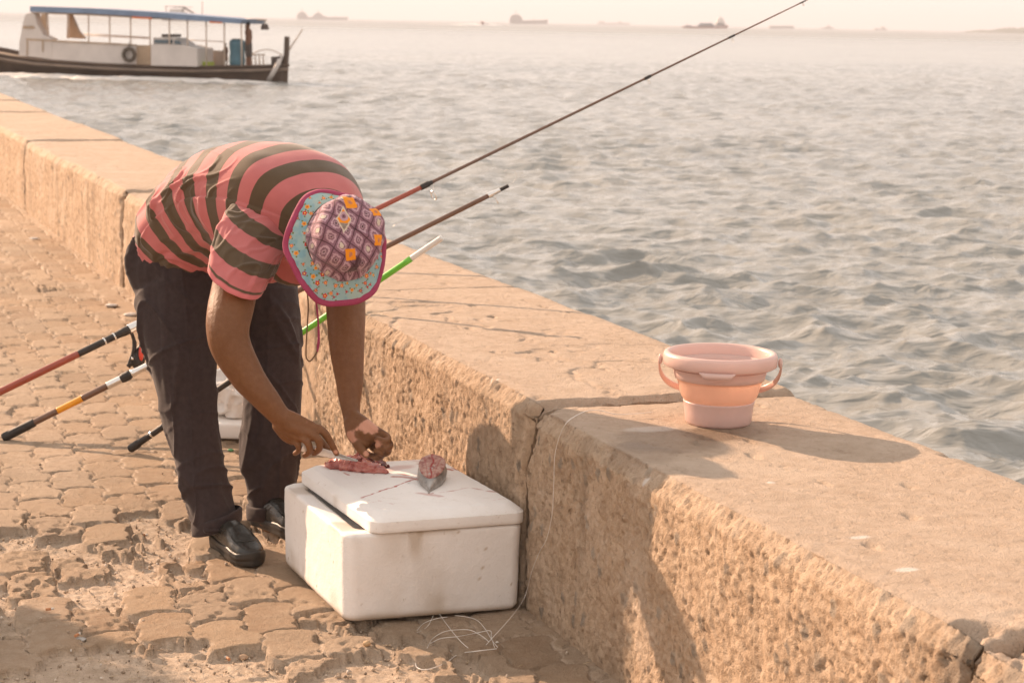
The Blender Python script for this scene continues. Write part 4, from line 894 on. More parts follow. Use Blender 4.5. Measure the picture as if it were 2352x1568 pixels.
# ================================================================== BUCKET
def build_bucket():
    zt = ZT-.017; c = onz(1649, 972, zt); c[2] = zt
    o = thing('bucket', 'pink collapsible plastic bucket of water standing on top of the sea wall', 'bucket', c)
    s_ = 5.0/ 4573*1.0
    def px(w): return w*np.linalg.norm((c-CAM))/FPX*1.0
    def pm(name, col, rough=.32, tr=.0, var=.05):
        t = NT(name); n = t.noise(8, 3); cc = t.mix(t.ramp(n, [(.3, 0), (.7, 1)]), tuple(x*(1-var) for x in col)+(1,), tuple(min(1, x*(1+var)) for x in col)+(1,))
        m_ = t.fin(cc, rough, t.bump(t.noise(60, 3), .0006, .4), 0, .5)
        tl = t.t.nodes.new('ShaderNodeBsdfTranslucent'); ms = t.t.nodes.new('ShaderNodeMixShader'); ms.inputs[0].default_value = tr; t.L(cc, tl.inputs[0]); t.L(t.b.outputs[0], ms.inputs[1]); t.L(tl.outputs[0], ms.inputs[2]); t.L(ms.outputs[0], t.out.inputs[0]); return m_
    HP, SP = pm('hard_pink_plastic', (.78, .56, .50), tr=.22), pm('soft_pink_rubber', (.96, .66, .50), .4, .55)
    m = 96; th = np.arange(m)*2*PI/m; cs = np.stack([np.cos(th), np.sin(th), 0*th], -1)
    H = .197
    def lathe(name, prof, mat, parent=o):
        G = np.array([c+cs*r*.972+ZI*z for r, z in prof]); return mk(name, G.reshape(-1, 3), gridF(len(prof), m, True), mat, parent)
    R = px(132)
    lathe('base', [(.001, .0), (.078, .0), (.086, .003), (.0905, .010), (.0930, .035), (.0958, .056), (.0972, .060), (.0975, .064), (.092, .0645), (.089, .05), (.086, .010), (.001, .006)], HP)
    lathe('sleeve', [(.094, .0620), (.0960, .0665), (.0985, .0690), (.1020, .0735), (.1070, .085), (.1105, .100), (.1130, .110), (.1150, .1155), (.1185, .1195), (.1205, .1235)], SP)
    lathe('upper_wall', [(.1175, .121), (.1218, .1235), (.1250, .135), (.1290, .158), (.1310, .166), (.1275, .166), (.1240, .150), (.1180, .125), (.114, .121)], HP)
    rim = [(.1290, .1555), (.1500, .1565), (.1535, .159), (.1550, .172), (.1550, .184), (.1515, .1915), (.1450, .194), (.1390, .192), (.1362, .187), (.1340, .175), (.1300, .155)]
    r = lathe('rim', rim, HP)
    # thumb tab on the rim
    ta = math.atan2(-.95, -.14); tt = np.linspace(-.30, .30, 24); V = []
    for a in tt:
        e = 1-ss(.20, .30, abs(a)); q = ta+a; d = np.array([math.cos(q), math.sin(q), 0])
        V += [c+d*.1550+ZI*.160, c+d*(.1570+.002*e)+ZI*.160, c+d*(.1570+.003*e)+ZI*(.156-.012*e), c+d*.1410+ZI*(.156-.010*e)]
    mk('tab', np.array(V), gridF(24, 4)[:, ::-1], HP, r)
    # water inside
    wz = .150; G = np.array([c+cs*rr*.132+ZI*(wz+.0006*math.sin(rr*40)) for rr in np.linspace(1, .01, 24)])
    wt = NT('bucket_water'); mk('water', G.reshape(-1, 3), gridF(24, m, True)[:, ::-1], wt.fin((.78, .48, .36, 1), .06, wt.bump(wt.noise(30, 2), .002, .3), 0, .5, Transmission_Weight=.6, IOR=1.33), o)
    # handle: strap hanging down behind, from lugs at both sides
    hx = nrm([1, -.10, 0]); P = []; W = []
    for a in np.linspace(0, PI, 60):
        p = c+hx*(.161*np.sign(math.cos(a))*abs(math.cos(a))**.55)+ZI*(.165-.100*math.sin(a)**.8)+np.array([-hx[1], hx[0], 0])*(.122*math.sin(a)); 
        P.append(p)
    P = np.array(P); T = np.gradient(P, axis=0); V = []
    for i, p in enumerate(P):
        t_ = nrm(T[i]); out = nrm((p-c)*[1, 1, 0]); b = nrm(np.cross(t_, out)); out = np.cross(b, t_); w_ = .0085
        for aa in np.linspace(0, 2*PI, 13)[:-1]: V.append(p+b*w_*math.cos(aa)+out*.0028*math.sin(aa))
    mk('handle', np.array(V), [tuple(f) for f in gridF(60, 12, True)], HP, o)
    for sg in (-1, 1): mk('lug', *ellip(c+hx*.158*sg+ZI*.168, (.006, .009, .014), hx, ZI), HP, o)
build_bucket()

# ================================================================== FISHING RODS
def rod_line(g, e, zg=.012):
    G = onz(*g, zg); E = onz(*e, .603); d = nrm(E-G)
    def at(x):
        # point of the rod seen at picture column x
        n = np.cross(ray(x, 0), ray(x, 1500)); t = ((CAM-G)@n)/(d@n); return G+d*t
    return G, d, at
BLK = plain('black_grip', (.035, .028, .024, 1), .6, 0, .3, 60, .0008); BRN = plain('dark_blank', (.16, .085, .055, 1), .22, 0, .1, 20, 0); RED = plain('red_blank', (.33, .075, .045, 1), .2, 0, .1, 20, 0)
GRN = plain('green_blank', (.16, .50, .045, 1), .25, 0, .08, 20, 0); WHT = plain('white_tip', (.72, .70, .66, 1), .35, 0, .05, 20, 0); STL = plain('bright_metal', (.75, .73, .70, 1), .22, .85, .05, 20, 0); YEL = plain('amber_band', (.80, .33, .02, 1), .3, 0, .08, 20, 0)
def seg(name, at, xs, rs, mat, parent, k=14):
    P = np.array([at(x) for x in xs]); mk(name, *tubeVF(catmull(P, 12*len(xs)), np.interp(np.linspace(0, 1, 12*len(xs)), np.linspace(0, 1, len(xs)), rs)*.86, k), mat, parent)
def guide(at, d, x, r, drop, parent, mat=STL):
    p = at(x); dn = nrm(-UPV-d*(-UPV@d)); c = p+dn*drop; s_ = nrm(np.cross(d, dn)); th = np.linspace(0, 2*PI, 20)
    ring = c+r*(np.cos(th)[:, None]*s_+np.sin(th)[:, None]*dn); mb = MB(); mb.tube(ring, max(.0010, r*.16), 6, False)
    mb.tube([p-d*r*1.6, c-dn*r*.8, p+d*r*1.6], .0011, 6); return mb.build('line_guide', mat, parent)
G, d, at = rod_line((-200, 997), (614, 602)); RA = thing('fishing_rod', 'longest fishing rod, red with black reel, its thin tip high over the sea', 'fishing rod', G, 'fishing rods leaning on the sea wall')
seg('butt', at, (-200, -120), (.020, .020), BLK, RA); seg('blank', at, (-120, 179), (.0165, .0160), RED, RA); seg('grip', at, (179, 262, 284), (.0160, .0165, .021), BLK, RA); seg('reel_seat', at, (284, 296), (.021, .021), BLK, RA)
seg('ferrule', at, (296, 317), (.023, .023), STL, RA); seg('reel_seat', at, (317, 420), (.021, .020), BLK, RA); seg('blank', at, (420, 976), (.0155, .0115), RED, RA)
for x in (240, 262): seg('thread_ring', at, (x-1.5, x+1.5), (.0178, .0178), STL, RA)
seg('collar', at, (966, 985), (.0150, .0150), BLK, RA); seg('blank', at, (984, 1200, 1487, 1680, 1880, 1960), (.0085, .0078, .0060, .0045, .0028, .002), BRN, RA)
for x, r, dr in ((985, .020, .055), (1487, .009, .022), (1680, .007, .018), (1843, .005, .014)):
    guide(at, d, x, r, dr, RA); seg('thread_wrap', at, (x-7, x+7), (.0112 if x < 1000 else .0085 if x < 1500 else .006 if x < 1700 else .0042,)*2, BLK, RA)
# reel under the seat
def Ia(x, y): return ony(x, y, at(x)[1])
rl = MB(); rl.tube(catmull([Ia(300, 760), Ia(305, 772), Ia(309, 790), Ia(306, 812), Ia(300, 828), Ia(296, 842)], 24), [.007]*8+[.009]*16, 10); reel = rl.build('reel_stem', BLK, RA)
rb = MB(); rb.add(*ellip(Ia(316, 826), (.030, .028, .038), RT, UPV)); rb.add(*ellip(Ia(324, 812), (.021, .03, .040), RT, UPV)); rb.tube([Ia(294, 842), Ia(306, 828), Ia(322, 824)], .010, 10); rb.build('reel_body', BLK, reel)
mk('spool', *ellip(Ia(327, 811)-FW*.026, (.0105, .012, .031), RT, UPV), plain('red_spool', (.62, .06, .035, 1), .3, 0, .1, 20, 0), reel); mk('spool_rim', *ellip(Ia(341, 795), (.014, .02, .014), RT, UPV), RED, reel)
mk('reel_screw', *ellip(Ia(307, 823)-FW*.03, (.005, .004, .006), RT, UPV, 8, 10), STL, reel)

G, d, at = rod_line((12, 1003), (712, 654)); RB = thing('fishing_rod', 'dark fishing rod with amber band and silver reel seat, tip cap pointing over the sea', 'fishing rod', G, 'fishing rods leaning on the sea wall')
seg('butt_grip', at, (10, 12, 74, 76), (.012, .0205, .0195, .015), BLK, RB); seg('blank', at, (76, 132), (.0145, .0145), BRN, RB); seg('band', at, (132, 189), (.0147, .0147), YEL, RB); seg('blank', at, (189, 247), (.0146, .0146), BRN, RB)
seg('ferrule', at, (247, 279), (.0175, .0175), STL, RB); seg('locking_nut', at, (278, 284, 296, 301), (.018, .0215, .0215, .017), BLK, RB); seg('reel_seat', at, (300, 305, 320, 345, 360), (.013, .0185, .0150, .0165, .015), STL, RB)
seg('blank', at, (358, 700, 1125), (.0142, .0125, .0103), BRN, RB); seg('collar', at, (1122, 1132), (.0135, .0135), STL, RB); seg('tip_section', at, (1131, 1149), (.0110, .0100), STL, RB); seg('tip_cap', at, (1148, 1168), (.0082, .0082), BLK, RB)
guide(at, d, 1133, .013, .03, RB)
P = [at(1166), ony(1180, 418, at(1166)[1]), ony(1186, 405, at(1166)[1]), ony(1182, 393, at(1166)[1]), ony(1168, 390, at(1166)[1]), ony(1158, 393, at(1166)[1])]; mk('leader_wire', *tubeVF(catmull(P, 30), .0010, 6), STL, RB)
G, d, at = rod_line((300, 1030), (792, 697)); RC = thing('fishing_rod', 'short fishing rod with bright green blank and white end lying across the wall top', 'fishing rod', G, 'fishing rods leaning on the sea wall')
seg('butt_grip', at, (297, 300, 318, 322, 378), (.008, .0185, .0180, .0145, .0135), BLK, RC); seg('thread_ring', at, (347, 350), (.0150, .0150), STL, RC); seg('blank', at, (378, 600), (.0130, .0130), BLK, RC); seg('blank', at, (600, 945), (.0130, .0128), GRN, RC); seg('tip_section', at, (945, 1015), (.0122, .0120), WHT, RC)
mk('thread', *tubeVF(catmull([ony(900, 522, 7.6), ony(935, 497, 7.6), ony(975, 470, 7.6)], 10), .0006, 5), STL, RA)

# ================================================================== SMALL THINGS ON THE PATH
sl = thing('foam_board', 'flat white foam board lying on the path behind the trouser legs', 'foam board', onz(540, 1012, 0))
c = (onz(430, 1012, 0)+onz(650, 1012, 0))/2+np.array([0, .19, .034]); V, F = rbox(.40, .36, .062, .012); V[:, 2] += .003*fbm(V[:, 0]*9, V[:, 1]*9, V[:, 2]*9, o=2); mk('slab', c+V, F, FOAM, sl, attrs={'dirt': V[:, 2]*0+.1, 'blood': V[:, 2]*0})
def bag():
    t = NT('thin_plastic'); m = t.fin((.82, .78, .74, 1), .3, t.bump(t.noise(60, 4, .6), .004, .7), 0, .5, Transmission_Weight=.25)
    V, F = ellip(I(535, 905, 7.62), (.135, .10, .105), XI, ZI, 60, 90); N_ = V-I(535, 905, 7.62); N_ /= np.linalg.norm(N_, axis=1)[:, None]
    r = 1-np.abs(vn(V[:, 0]*16, V[:, 1]*16, V[:, 2]*16)); r2 = 1-np.abs(vn(V[:, 0]*34+5, V[:, 1]*34, V[:, 2]*34))
    V = V+N_*(.05*(r-.7)+.02*(r2-.6)+.02*fbm(V[:, 0]*7, V[:, 1]*7, V[:, 2]*7, o=2))[:, None]; V[:, 2] = np.maximum(V[:, 2], .072)
    o = mk('plastic_bag', V, F, m, base=I(535, 945, 7.62)); tag(o, 'crumpled translucent white plastic bag lying on the foam board behind the legs', 'bag')
bag()
LN = NT('nylon_line').fin((.75, .70, .64, 1), .2, None, 0, .6)
def zv(x, y): return ((700+x/2.583)/1.0884, (1100+y/2.583)/1.0884)
def ground_at(x, y, up=.004):
    p = onz(x, y, 0); h = path_height(np.array([p@UD]), np.array([p@VD]))[0][0]; return onz(x, y, h+up)
lm = MB(); rs = np.random.RandomState(2)
facept = lambda x, y: (lambda dd: CAM+dd*(((uvz(0, V0-.022, 0)-CAM)@VD)/(dd@VD)))(ray(x, y))
main = [onz(1500, 946, .572), onz(1455, 950, .570), onz(1415, 951, .572), onz(1380, 943, .585), onz(1350, 943, .592), onz(1322, 955, .59), facept(1300, 972), facept(1284, 1005), facept(1274, 1050), facept(1272, 1110), facept(1268, 1180), facept(1256, 1235), facept(1240, 1265), facept(1222, 1310)]
main += [(lambda a, b: a*.6+b*.4)(facept(1205, 1360), ground_at(1205, 1385)), ground_at(1175, 1415, .03), ground_at(*zv(1380, 1265), .012), ground_at(*zv(1330, 1320))]
lm.tube(catmull(main, 160), .0009, 6)
for st, r in (([(1005, 1085), (1050, 1150), (1110, 1230), (1170, 1300), (1215, 1340)], .0009), ([(990, 1130), (960, 1190), (920, 1225), (885, 1240)], .0009), ([(950, 1340), (985, 1280), (1060, 1235), (1150, 1222), (1230, 1225), (1300, 1260), (1350, 1300)], .0009),
              ([(970, 1310), (1040, 1278), (1150, 1265), (1260, 1245), (1355, 1228), (1365, 1270), (1385, 1335)], .0009), ([(1130, 1130), (1200, 1138), (1270, 1160), (1320, 1210), (1370, 1290), (1405, 1335)], .0009), ([(1400, 1345), (1270, 1360), (1155, 1378), (1080, 1430), (1000, 1465), (930, 1480), (885, 1465), (875, 1440)], .0014), ([(885, 1225), (930, 1180), (1010, 1150), (1080, 1140)], .0008)):
    lm.tube(catmull([ground_at(*zv(*q), .006+.01*rs.rand()) for q in st], 60), r, 6)
tag(lm.build('fishing_line', LN, base=onz(1130, 1430, 0)), 'tangled clear fishing line trailing from the wall top down to the paving', 'fishing line')
def butt(x, y, a, lab, L=.022):
    p = ground_at(x, y, .006); d = np.array([math.cos(a), math.sin(a), .05]); o = thing('cigarette_butt', lab, 'cigarette butt', p, 'cigarette butts on the path')
    mk('filter', *tubeVF([p-d*L/2, p-d*L*.48, p+d*L*.15], [.0030, .0038, .0037], 12), plain('cork_paper', (.50, .22, .10, 1), .7), o); mk('paper', *tubeVF([p+d*L*.15, p+d*L*.5, p+d*L*.55], [.0036, .0034, .0022], 12), plain('ash_paper', (.62, .56, .48, 1), .8), o)
z1 = lambda x, y: ((x/2.814)/1.0884, (1150+y/2.814)/1.0884)
butt(*z1(350, 1045), .3, 'short squashed cigarette butt near the left edge, in front of sunken paving'); butt(*z1(1015, 525), 0.1, 'cigarette butt lying in the sandy hollow left of the black shoe'); butt(*z1(1600, 1390), 2.2, 'cigarette butt standing out in sand at the bottom of the picture'); butt(*z1(545, 1225), 1.2, 'pale cigarette butt beside a grey chip at lower left')
def chip(x, y, sx, sy, h, mat, name, lab, cat):
    p = ground_at(x, y, .003); V, F = ellip((0, 0, 0), (1, 1, 1), XI, ZI, 16, 24); n_ = 1+.35*fbm(V[:, 0]*1.6+x, V[:, 1]*1.6+y, V[:, 2], o=3); V = V*n_[:, None]*[sx, sy, h]; tag(mk(name, p+V, F, mat, base=p), lab, cat)
GRY = plain('grey_stone', (.38, .36, .33, 1), .8, 0, .3, 60, .001); PAL = plain('paper_scrap', (.50, .46, .42, 1), .6, 0, .2, 60, .001)
chip(*z1(1340, 750), .026, .024, .0015, PAL, 'paper_scrap', 'pale torn paper scrap flattened in the sand left of the black shoe', 'litter'); chip(*z1(570, 1258), .014, .011, .006, GRY, 'stone_chip', 'light grey stone chip beside a butt at lower left', 'stone')
chip(*z1(1712, 1385), .012, .010, .007, plain('tan_stone', (.42, .28, .18, 1), .8), 'pebble', 'round tan pebble in the sand at the bottom, right of a cigarette butt', 'stone'); chip(*zv(560, 1310), .010, .009, .008, plain('ochre_stone', (.5, .33, .18, 1), .7), 'pebble', 'small ochre pebble below the front left corner of the foam box', 'stone')
chip(*zv(395, 1210), .022, .009, .004, PAL, 'fish_scrap', 'pinkish white fish scrap on the sand under the box corner', 'litter'); chip((480+265/2.75)/1.0884, (880+672/2.75)/1.0884, .012, .008, .005, plain('green_glass', (.10, .28, .12, 1), .3), 'green_scrap', 'small green plastic scrap between the two trouser legs', 'litter')
for x, y in ((79, 548), (257, 701), (300, 722)): chip(x, y, .035, .03, .010, PAL, 'paper_scrap', {79: 'white scrap at the wall foot, farthest from the camera', 257: 'white scrap at the wall foot left of the trousers', 300: 'white scrap at the wall foot touching the trouser outline'}[x], 'litter')
# loose gravel, grit and straw in the broken paving
def grit():
    g = np.random.RandomState(9); n = 9000; u = 4.1+3.2*g.rand(n)**1.3; v = .35+1.55*g.rand(n); h, sand, brk, _ = path_height(u, v); k = (g.rand(n) < (.05+.95*brk)*(.3+.7*sand)); u, v, h = u[k], v[k], h[k]; n = len(u)
    bm = bmesh.new(); bmesh.ops.create_icosphere(bm, subdivisions=1, radius=1); B = np.array([q.co[:] for q in bm.verts]); Fb = np.array([[q.index for q in f.verts] for f in bm.faces]); bm.free()
    s_ = .0012+.0045*g.rand(n)**4; P = UD*u[:, None]+VD*v[:, None]; P[:, 2] = h; V = P[:, None]+B[None]*s_[:, None, None]*(.6+.8*g.rand(n, 1, 3))*(1+.3*g.randn(n, len(B), 1)*.4); F = (Fb[None]+np.arange(n)[:, None, None]*len(B)).reshape(-1, 3)
    tone = np.repeat(g.rand(n), len(B)); t = NT('grit'); o = mk('gravel', V.reshape(-1, 3), F, t.fin(t.ramp(t.attr('tone'), [(0, (.20, .15, .11, 1)), (.5, (.42, .32, .23, 1)), (.9, (.62, .52, .42, 1)), (1, (.7, .66, .6, 1))]), .85), smooth=False, attrs={'tone': tone}); o['kind'] = 'stuff'
    mb = MB(); 
    for i in range(700):
        j = g.randint(n); a = g.rand()*6.28; L = .008+.022*g.rand(); dd = np.array([math.cos(a), math.sin(a), 0]); q = P[j]+ZI*.003; mb.tube([q-dd*L/2, q+ZI*.003*g.rand()+np.array([-dd[1], dd[0], 0])*L*.15*g.randn(), q+dd*L/2], .0004+.0003*g.rand(), 4)
    o = mb.build('straw', plain('dry_straw', (.55, .42, .27, 1), .8)); o['kind'] = 'stuff'
grit()

# ================================================================== BOAT
B0 = np.array([-9.4, 80.0, -1.0]); BD = nrm([-.965, .262, 0]); BP = nrm([.262, .965, 0])
def bz(x, y, off=0.0):          # picture spot of the boat's near side -> (world point on its side plane)
    dd = ray(x/3.3686, y/3.3686); return CAM+dd*(((B0+BP*off-CAM)@BP)/(dd@BP))
def bprism(poly, off, depth):    # outline on the side plane, given real thickness
    a = np.array([bz(x, y, off) for x, y in poly]); b = a+BP*depth; k = len(poly); V = np.vstack([a, b])
    return V, [tuple(range(k)), tuple(range(2*k-1, k-1, -1))]+[(i, i+k, (i+1) % k+k, (i+1) % k) for i in range(k)]
def bpart(name, polys, off, depth, mat, parent):
    return [MB().add(*bprism(p, off, depth)).build(name, mat, parent, smooth=False) for p in polys][0]
def rect(x0, y0, x1, y1): return [(x0, y0), (x1, y0), (x1, y1), (x0, y1)]
def boat():
    bt = thing('ferry_boat', 'wooden passenger boat with blue canopy and white side panels motoring near the wall', 'boat', B0+BD*6)
    HM = plain('dark_hull_paint', (.10, .062, .040, 1), .6, 0, .3, 1.2, .01); BAND = plain('worn_hull_band', (.22, .16, .12, 1), .6, 0, .25, 1.5, .01); WP = plain('white_boat_paint', (.62, .56, .52, 1), .5, 0, .12, 1.0, .006); TAN = plain('tan_panel', (.42, .30, .20, 1), .6, 0, .2, 2, .006)
    BLU = plain('blue_canopy', (.17, .24, .36, 1), .6, 0, .15, 1.5, .01); PST = plain('pale_post', (.55, .44, .36, 1), .5, 0, .1, 3, 0); DK = plain('dark_fitting', (.07, .05, .04, 1), .6, 0, .2, 3, 0); TEAL = plain('blue_drum', (.07, .17, .22, 1), .5, 0, .15, 3, 0); GL = plain('cabin_glass', (.10, .15, .18, 1), .15, 0, .1, 3, 0); ORG = plain('orange_tarp', (.60, .16, .05, 1), .6)
    sheer = [(-500, 330), (-250, 350), (-60, 385), (150, 430), (400, 465), (800, 492), (1200, 510), (1600, 518), (1950, 515), (2130, 510), (2215, 505)]
    S_ = np.array([bz(x, y, 1.2) for x, y in sheer]); st = (S_-B0)@BD; top = S_[:, 2]; ss_ = np.linspace(st.min(), st.max(), 60); o_ = np.argsort(st); tz = np.interp(ss_, st[o_], top[o_]); L = ss_.max()-ss_.min(); q = (ss_-ss_.min())/L
    hb = 1.2*np.sin(np.clip(q/.42, 0, 1)*PI/2)**.8*(1-.35*ss(.75, 1, q)); G = []
    for i, s_ in enumerate(ss_):
        c = B0*[1, 1, 0]+BD*s_+BP*1.2; row = []
        for t in np.linspace(-1, 1, 25):
            w_ = np.sign(t)*(abs(t)**.6)*hb[i]*(1-.0*abs(t)); z = tz[i]-(tz[i]+1.5)*(1-abs(t)**2.2); row.append(c+BP*(w_*(.82+.18*abs(t)))+ZI*z-BD*(.10*(1-q[i])**6)*(abs(t)) )
        G.append(row)
    G = np.array(G); V = G.reshape(-1, 3); hull = mk('hull', V, gridF(60, 25), HM, bt)
    e = [tuple(int(k) for k in (i*25, i*25+24, (i+1)*25+24, (i+1)*25)) for i in range(59)]
    deck = G.copy(); mk('deck', np.concatenate([G[:, 0]-ZI*.12, G[:, -1]-ZI*.12]), [(i, i+1, i+61, i+60) for i in range(59)], TAN, bt)
    mk('rubbing_band', *tubeVF(G[:, 0]-ZI*.16-BP*.02, .075, 8), BAND, hull); mk('gunwale', *tubeVF(G[:, 0]+ZI*.0, .06, 8), HM, hull); mk('gunwale', *tubeVF(G[:, -1], .06, 8), HM, hull)
    bpart('stem_post', [[(2130, 515), (2190, 500), (2196, 400), (2200, 285), (2227, 285), (2226, 400), (2216, 520), (2180, 622), (2120, 632)]], 1.1, .2, HM, bt)
    mk('stem_rope', *tubeVF([bz(2172, 440, 1.0), bz(2150, 500, .7), bz(2110, 570, .7), bz(2080, 622, .8)], .10, 8), WP, bt)
    # canopy
    ca = [(232, 50), (700, 66), (1200, 96), (1600, 128), (1880, 150), (1855, 186), (1600, 168), (1200, 138), (700, 108), (232, 94)]
    cp = bpart('canopy', [ca], .0, 2.4, BLU, bt); bpart('canopy_trim', [[(232, 96), (700, 110), (1200, 140), (1200, 150), (700, 122), (250, 106)]], .1, 2.2, TAN, cp); bpart('rolled_tarp', [[(1020, 128), (1170, 136), (1170, 152), (1020, 144)], [(1620, 166), (1720, 172), (1710, 184), (1620, 180)]], -.02, .12, ORG, cp); mk('boom', *tubeVF([bz(1900, 148, 1.5), bz(2062, 158, 1.5)], .035, 8), PST, cp)
    for off in (.12, 2.2):
        for x in (365, 530, 685, 848, 1010, 1160, 1310, 1450, 1595, 1735, 1868):
            yt = np.interp(x, [232, 700, 1200, 1600, 1930], [92, 106, 136, 166, 186]); yb = np.interp(x, [200, 1200, 2000], [440, 505, 515]) if x > 640 else 300
            mk('post', *tubeVF([bz(x, yt, off), bz(x+2, yb, off)], .032 if off < 1 else .026, 8), PST, bt)
    for y0, y1, x0, x1 in ((262, 292, 650, 1160), (275, 300, 650, 1160), (310, 325, 1420, 1735)):
        mk('rail', *tubeVF([bz(x0, y0, 2.2), bz(x1, y1, 2.2)], .022, 6), PST, bt)
    # white stern house and side panels
    stn = bpart('stern_house', [[(145, 432), (150, 330), (175, 190), (190, 130), (212, 104), (262, 108), (285, 190), (330, 270), (400, 300), (400, 450)]], -.02, .5, WP, bt); bpart('name_board', [rect(178, 203, 262, 222)], -.06, .06, TAN, stn)
    bpart('stern_house', [[(300, 240), (320, 110), (350, 110), (360, 285), (345, 300)], [(520, 115), (545, 115), (600, 240), (650, 302), (515, 296)]], 1.9, .25, TAN, bt)
    sp = bpart('side_panel', [[(200, 303), (400, 312), (900, 335), (1050, 350), (1050, 498), (800, 490), (400, 462), (200, 436)]], .0, .18, WP, bt)
    bpart('panel_moulding', [[(200, 300), (1050, 345), (1050, 354), (200, 312)], rect(325, 318, 334, 400), rect(205, 318, 214, 430)], -.05, .06, TAN, sp)
    bpart('tan_panel', [[(1050, 350), (1165, 352), (1165, 506), (1050, 500)]], .08, .12, TAN, bt); bpart('grey_panel', [[(1520, 385), (1735, 395), (1735, 512), (1520, 512)]], 1.9, .15, plain('grey_panel_paint', (.42, .36, .31, 1), .6), bt)
    cb = bpart('engine_cabin', [[(1168, 345), (1420, 352), (1525, 378), (1525, 517), (1168, 508)]], -.03, 1.6, WP, bt); bpart('wheelhouse', [[(1185, 292), (1350, 296), (1425, 352), (1185, 350)]], .25, 1.2, WP, cb); bpart('window', [[(1195, 308), (1330, 310), (1330, 338), (1195, 336)], [(1350, 312), (1385, 318), (1405, 344), (1350, 342)]], .20, .05, GL, cb); bpart('hatch', [rect(1250, 266, 1345, 290)], .5, .7, DK, cb)
    for x, y in ((1550, 500),): bpart('deck_crate', [rect(1545, 480, 1620, 512)], .5, .5, plain('lime_plastic', (.42, .5, .06, 1), .5), bt)
    mb = MB()
    for x in (1945, 1975, 2005, 2035): mb.tube([bz(x, 425, 1.2), bz(x+4, 512, 1.2)], .03, 6)
    mb.tube([bz(1920, 425, 1.2), bz(2050, 425, 1.2)], .03, 6); mb.tube([bz(x, 430-45*math.sin((x-1930)/260*PI)*1.0, 1.4) for x in range(1930, 2200, 20)], .02, 6); mb.build('bow_rail', PST, bt)
    bpart('bow_locker', [rect(2098, 440, 2165, 512)], .8, .6, DK, bt)
    # separate things aboard
    o = thing('tyre_fender', 'black rubber tyre fender hanging on the white side panel of the boat', 'tyre', bz(998, 425, -.15)); th = np.linspace(0, 2*PI, 40); c = bz(998, 425, -.13)
    r = np.linalg.norm(bz(1040, 425)-bz(998, 425)); V = []
    for a in th:
        rd = BD*math.cos(a)+ZI*math.sin(a)
        for b_ in np.linspace(0, 2*PI, 13)[:-1]: V.append(c+rd*(r+.19*r*2*math.cos(b_)*.8)+BP*.10*math.sin(b_))
    mk('tyre', np.array(V), gridF(40, 12, True), plain('tyre_rubber', (.10, .075, .055, 1), .8), o); mk('rope', *tubeVF([bz(998, 330, -.06), bz(998, 385, -.1)], .02, 6), DK, o)
    tag(mk('rod_pole', *tubeVF([bz(2232, 395, 1.5), bz(2342, 228, 1.5)], .03, 8), PST, base=bz(2232, 395, 1.5)), 'thin pale pole leaning out over the bow of the boat', 'pole')
    ln = thing('lantern', 'dark lantern hanging from the boom at the front of the boat canopy', 'lantern', bz(2049, 230, 1.5)); mk('lantern_body', *loft([(bz(2049, 232, 1.5), XI, np.array([0, 1., 0]), .17, .17, .17), (bz(2049, 205, 1.5), XI, np.array([0, 1., 0]), .15, .15, .15), (bz(2049, 186, 1.5), XI, np.array([0, 1., 0]), .10, .10, .10)], 10, 12), DK, ln); mk('hook', *tubeVF([bz(2049, 186, 1.5), bz(2049, 160, 1.5)], .02, 6), DK, ln)
    dr = thing('drum', 'tall blue drum standing on the boat deck beside the standing person', 'drum', bz(1836, 515, .9)); Y3 = np.array([0, 1., 0]); mk('barrel', *loft([(bz(1836, y, .9), XI, Y3, r_, r_, r_) for y, r_ in ((515, .30), (470, .33), (410, .30), (350, .33), (318, .30), (308, .22))], 30, 24), TEAL, dr); mk('lid', *loft([(bz(1836, y, .9), XI, Y3, r_, r_, r_) for y, r_ in ((308, .23), (302, .21))], 4, 20), DK, dr)
    def crew(x, yt, yb, off, lab, skin, trunks, arm=True):
        o = thing('person', lab, 'person', bz(x, yb, off)); H = yb-yt; m = MB(); b = lambda dx, f: bz(x+dx, yt+H*f, off)
        hh = np.linalg.norm(b(0, 1)-b(0, 0)); r_ = lambda k: k*hh
        m.add(*ellip(b(0, .065), (r_(.042), r_(.05), r_(.066)))); m.add(*capsule([b(0, .12), b(-1, .20)], [r_(.03)]*2, 8)); m.add(*capsule([b(0, .22), b(2, .34), b(0, .48)], [r_(.085), r_(.075), r_(.08)], 12))
        for s_ in (-1, 1): m.add(*capsule([b(s_*6, .48), b(s_*9+3, .72), b(s_*11, .95)], [r_(.055), r_(.042), r_(.028)], 10)); m.add(*capsule([b(s_*11, .96), b(s_*11+9, .985)], [r_(.022), r_(.018)], 8)); 
        if arm: m.add(*capsule([b(-12, .2), b(-16, .08), b(-4, -.04)], [r_(.032), r_(.026), r_(.02)], 8)); m.add(*capsule([b(12, .2), b(22, .34), b(12, .46)], [r_(.032), r_(.026), r_(.02)], 8))
        else:
            for s_ in (-1, 1): m.add(*capsule([b(s_*12, .2), b(s_*18, .36), b(s_*12, .5)], [r_(.032), r_(.026), r_(.02)], 8))
        V, F, _ = fuse(m, .02, 2); mk('body', V, F, skin, o)
        t = MB()
        for s_ in (-1, 1): t.add(*capsule([b(s_*3, .47), b(s_*7+1, .60), b(s_*9+3, .74)], [r_(.075), r_(.068), r_(.055)], 10))
        V, F, _ = fuse(t, .02, 2); mk('shorts', V, F, trunks, o); mk('hair', *ellip(b(0, .045), (r_(.046), r_(.053), r_(.05))), hairm, o)
    crew(1922, 172, 520, .7, 'shirtless person in dark shorts standing on the boat gripping the canopy post', SKIN2, plain('dark_shorts', (.08, .06, .05, 1), .8))
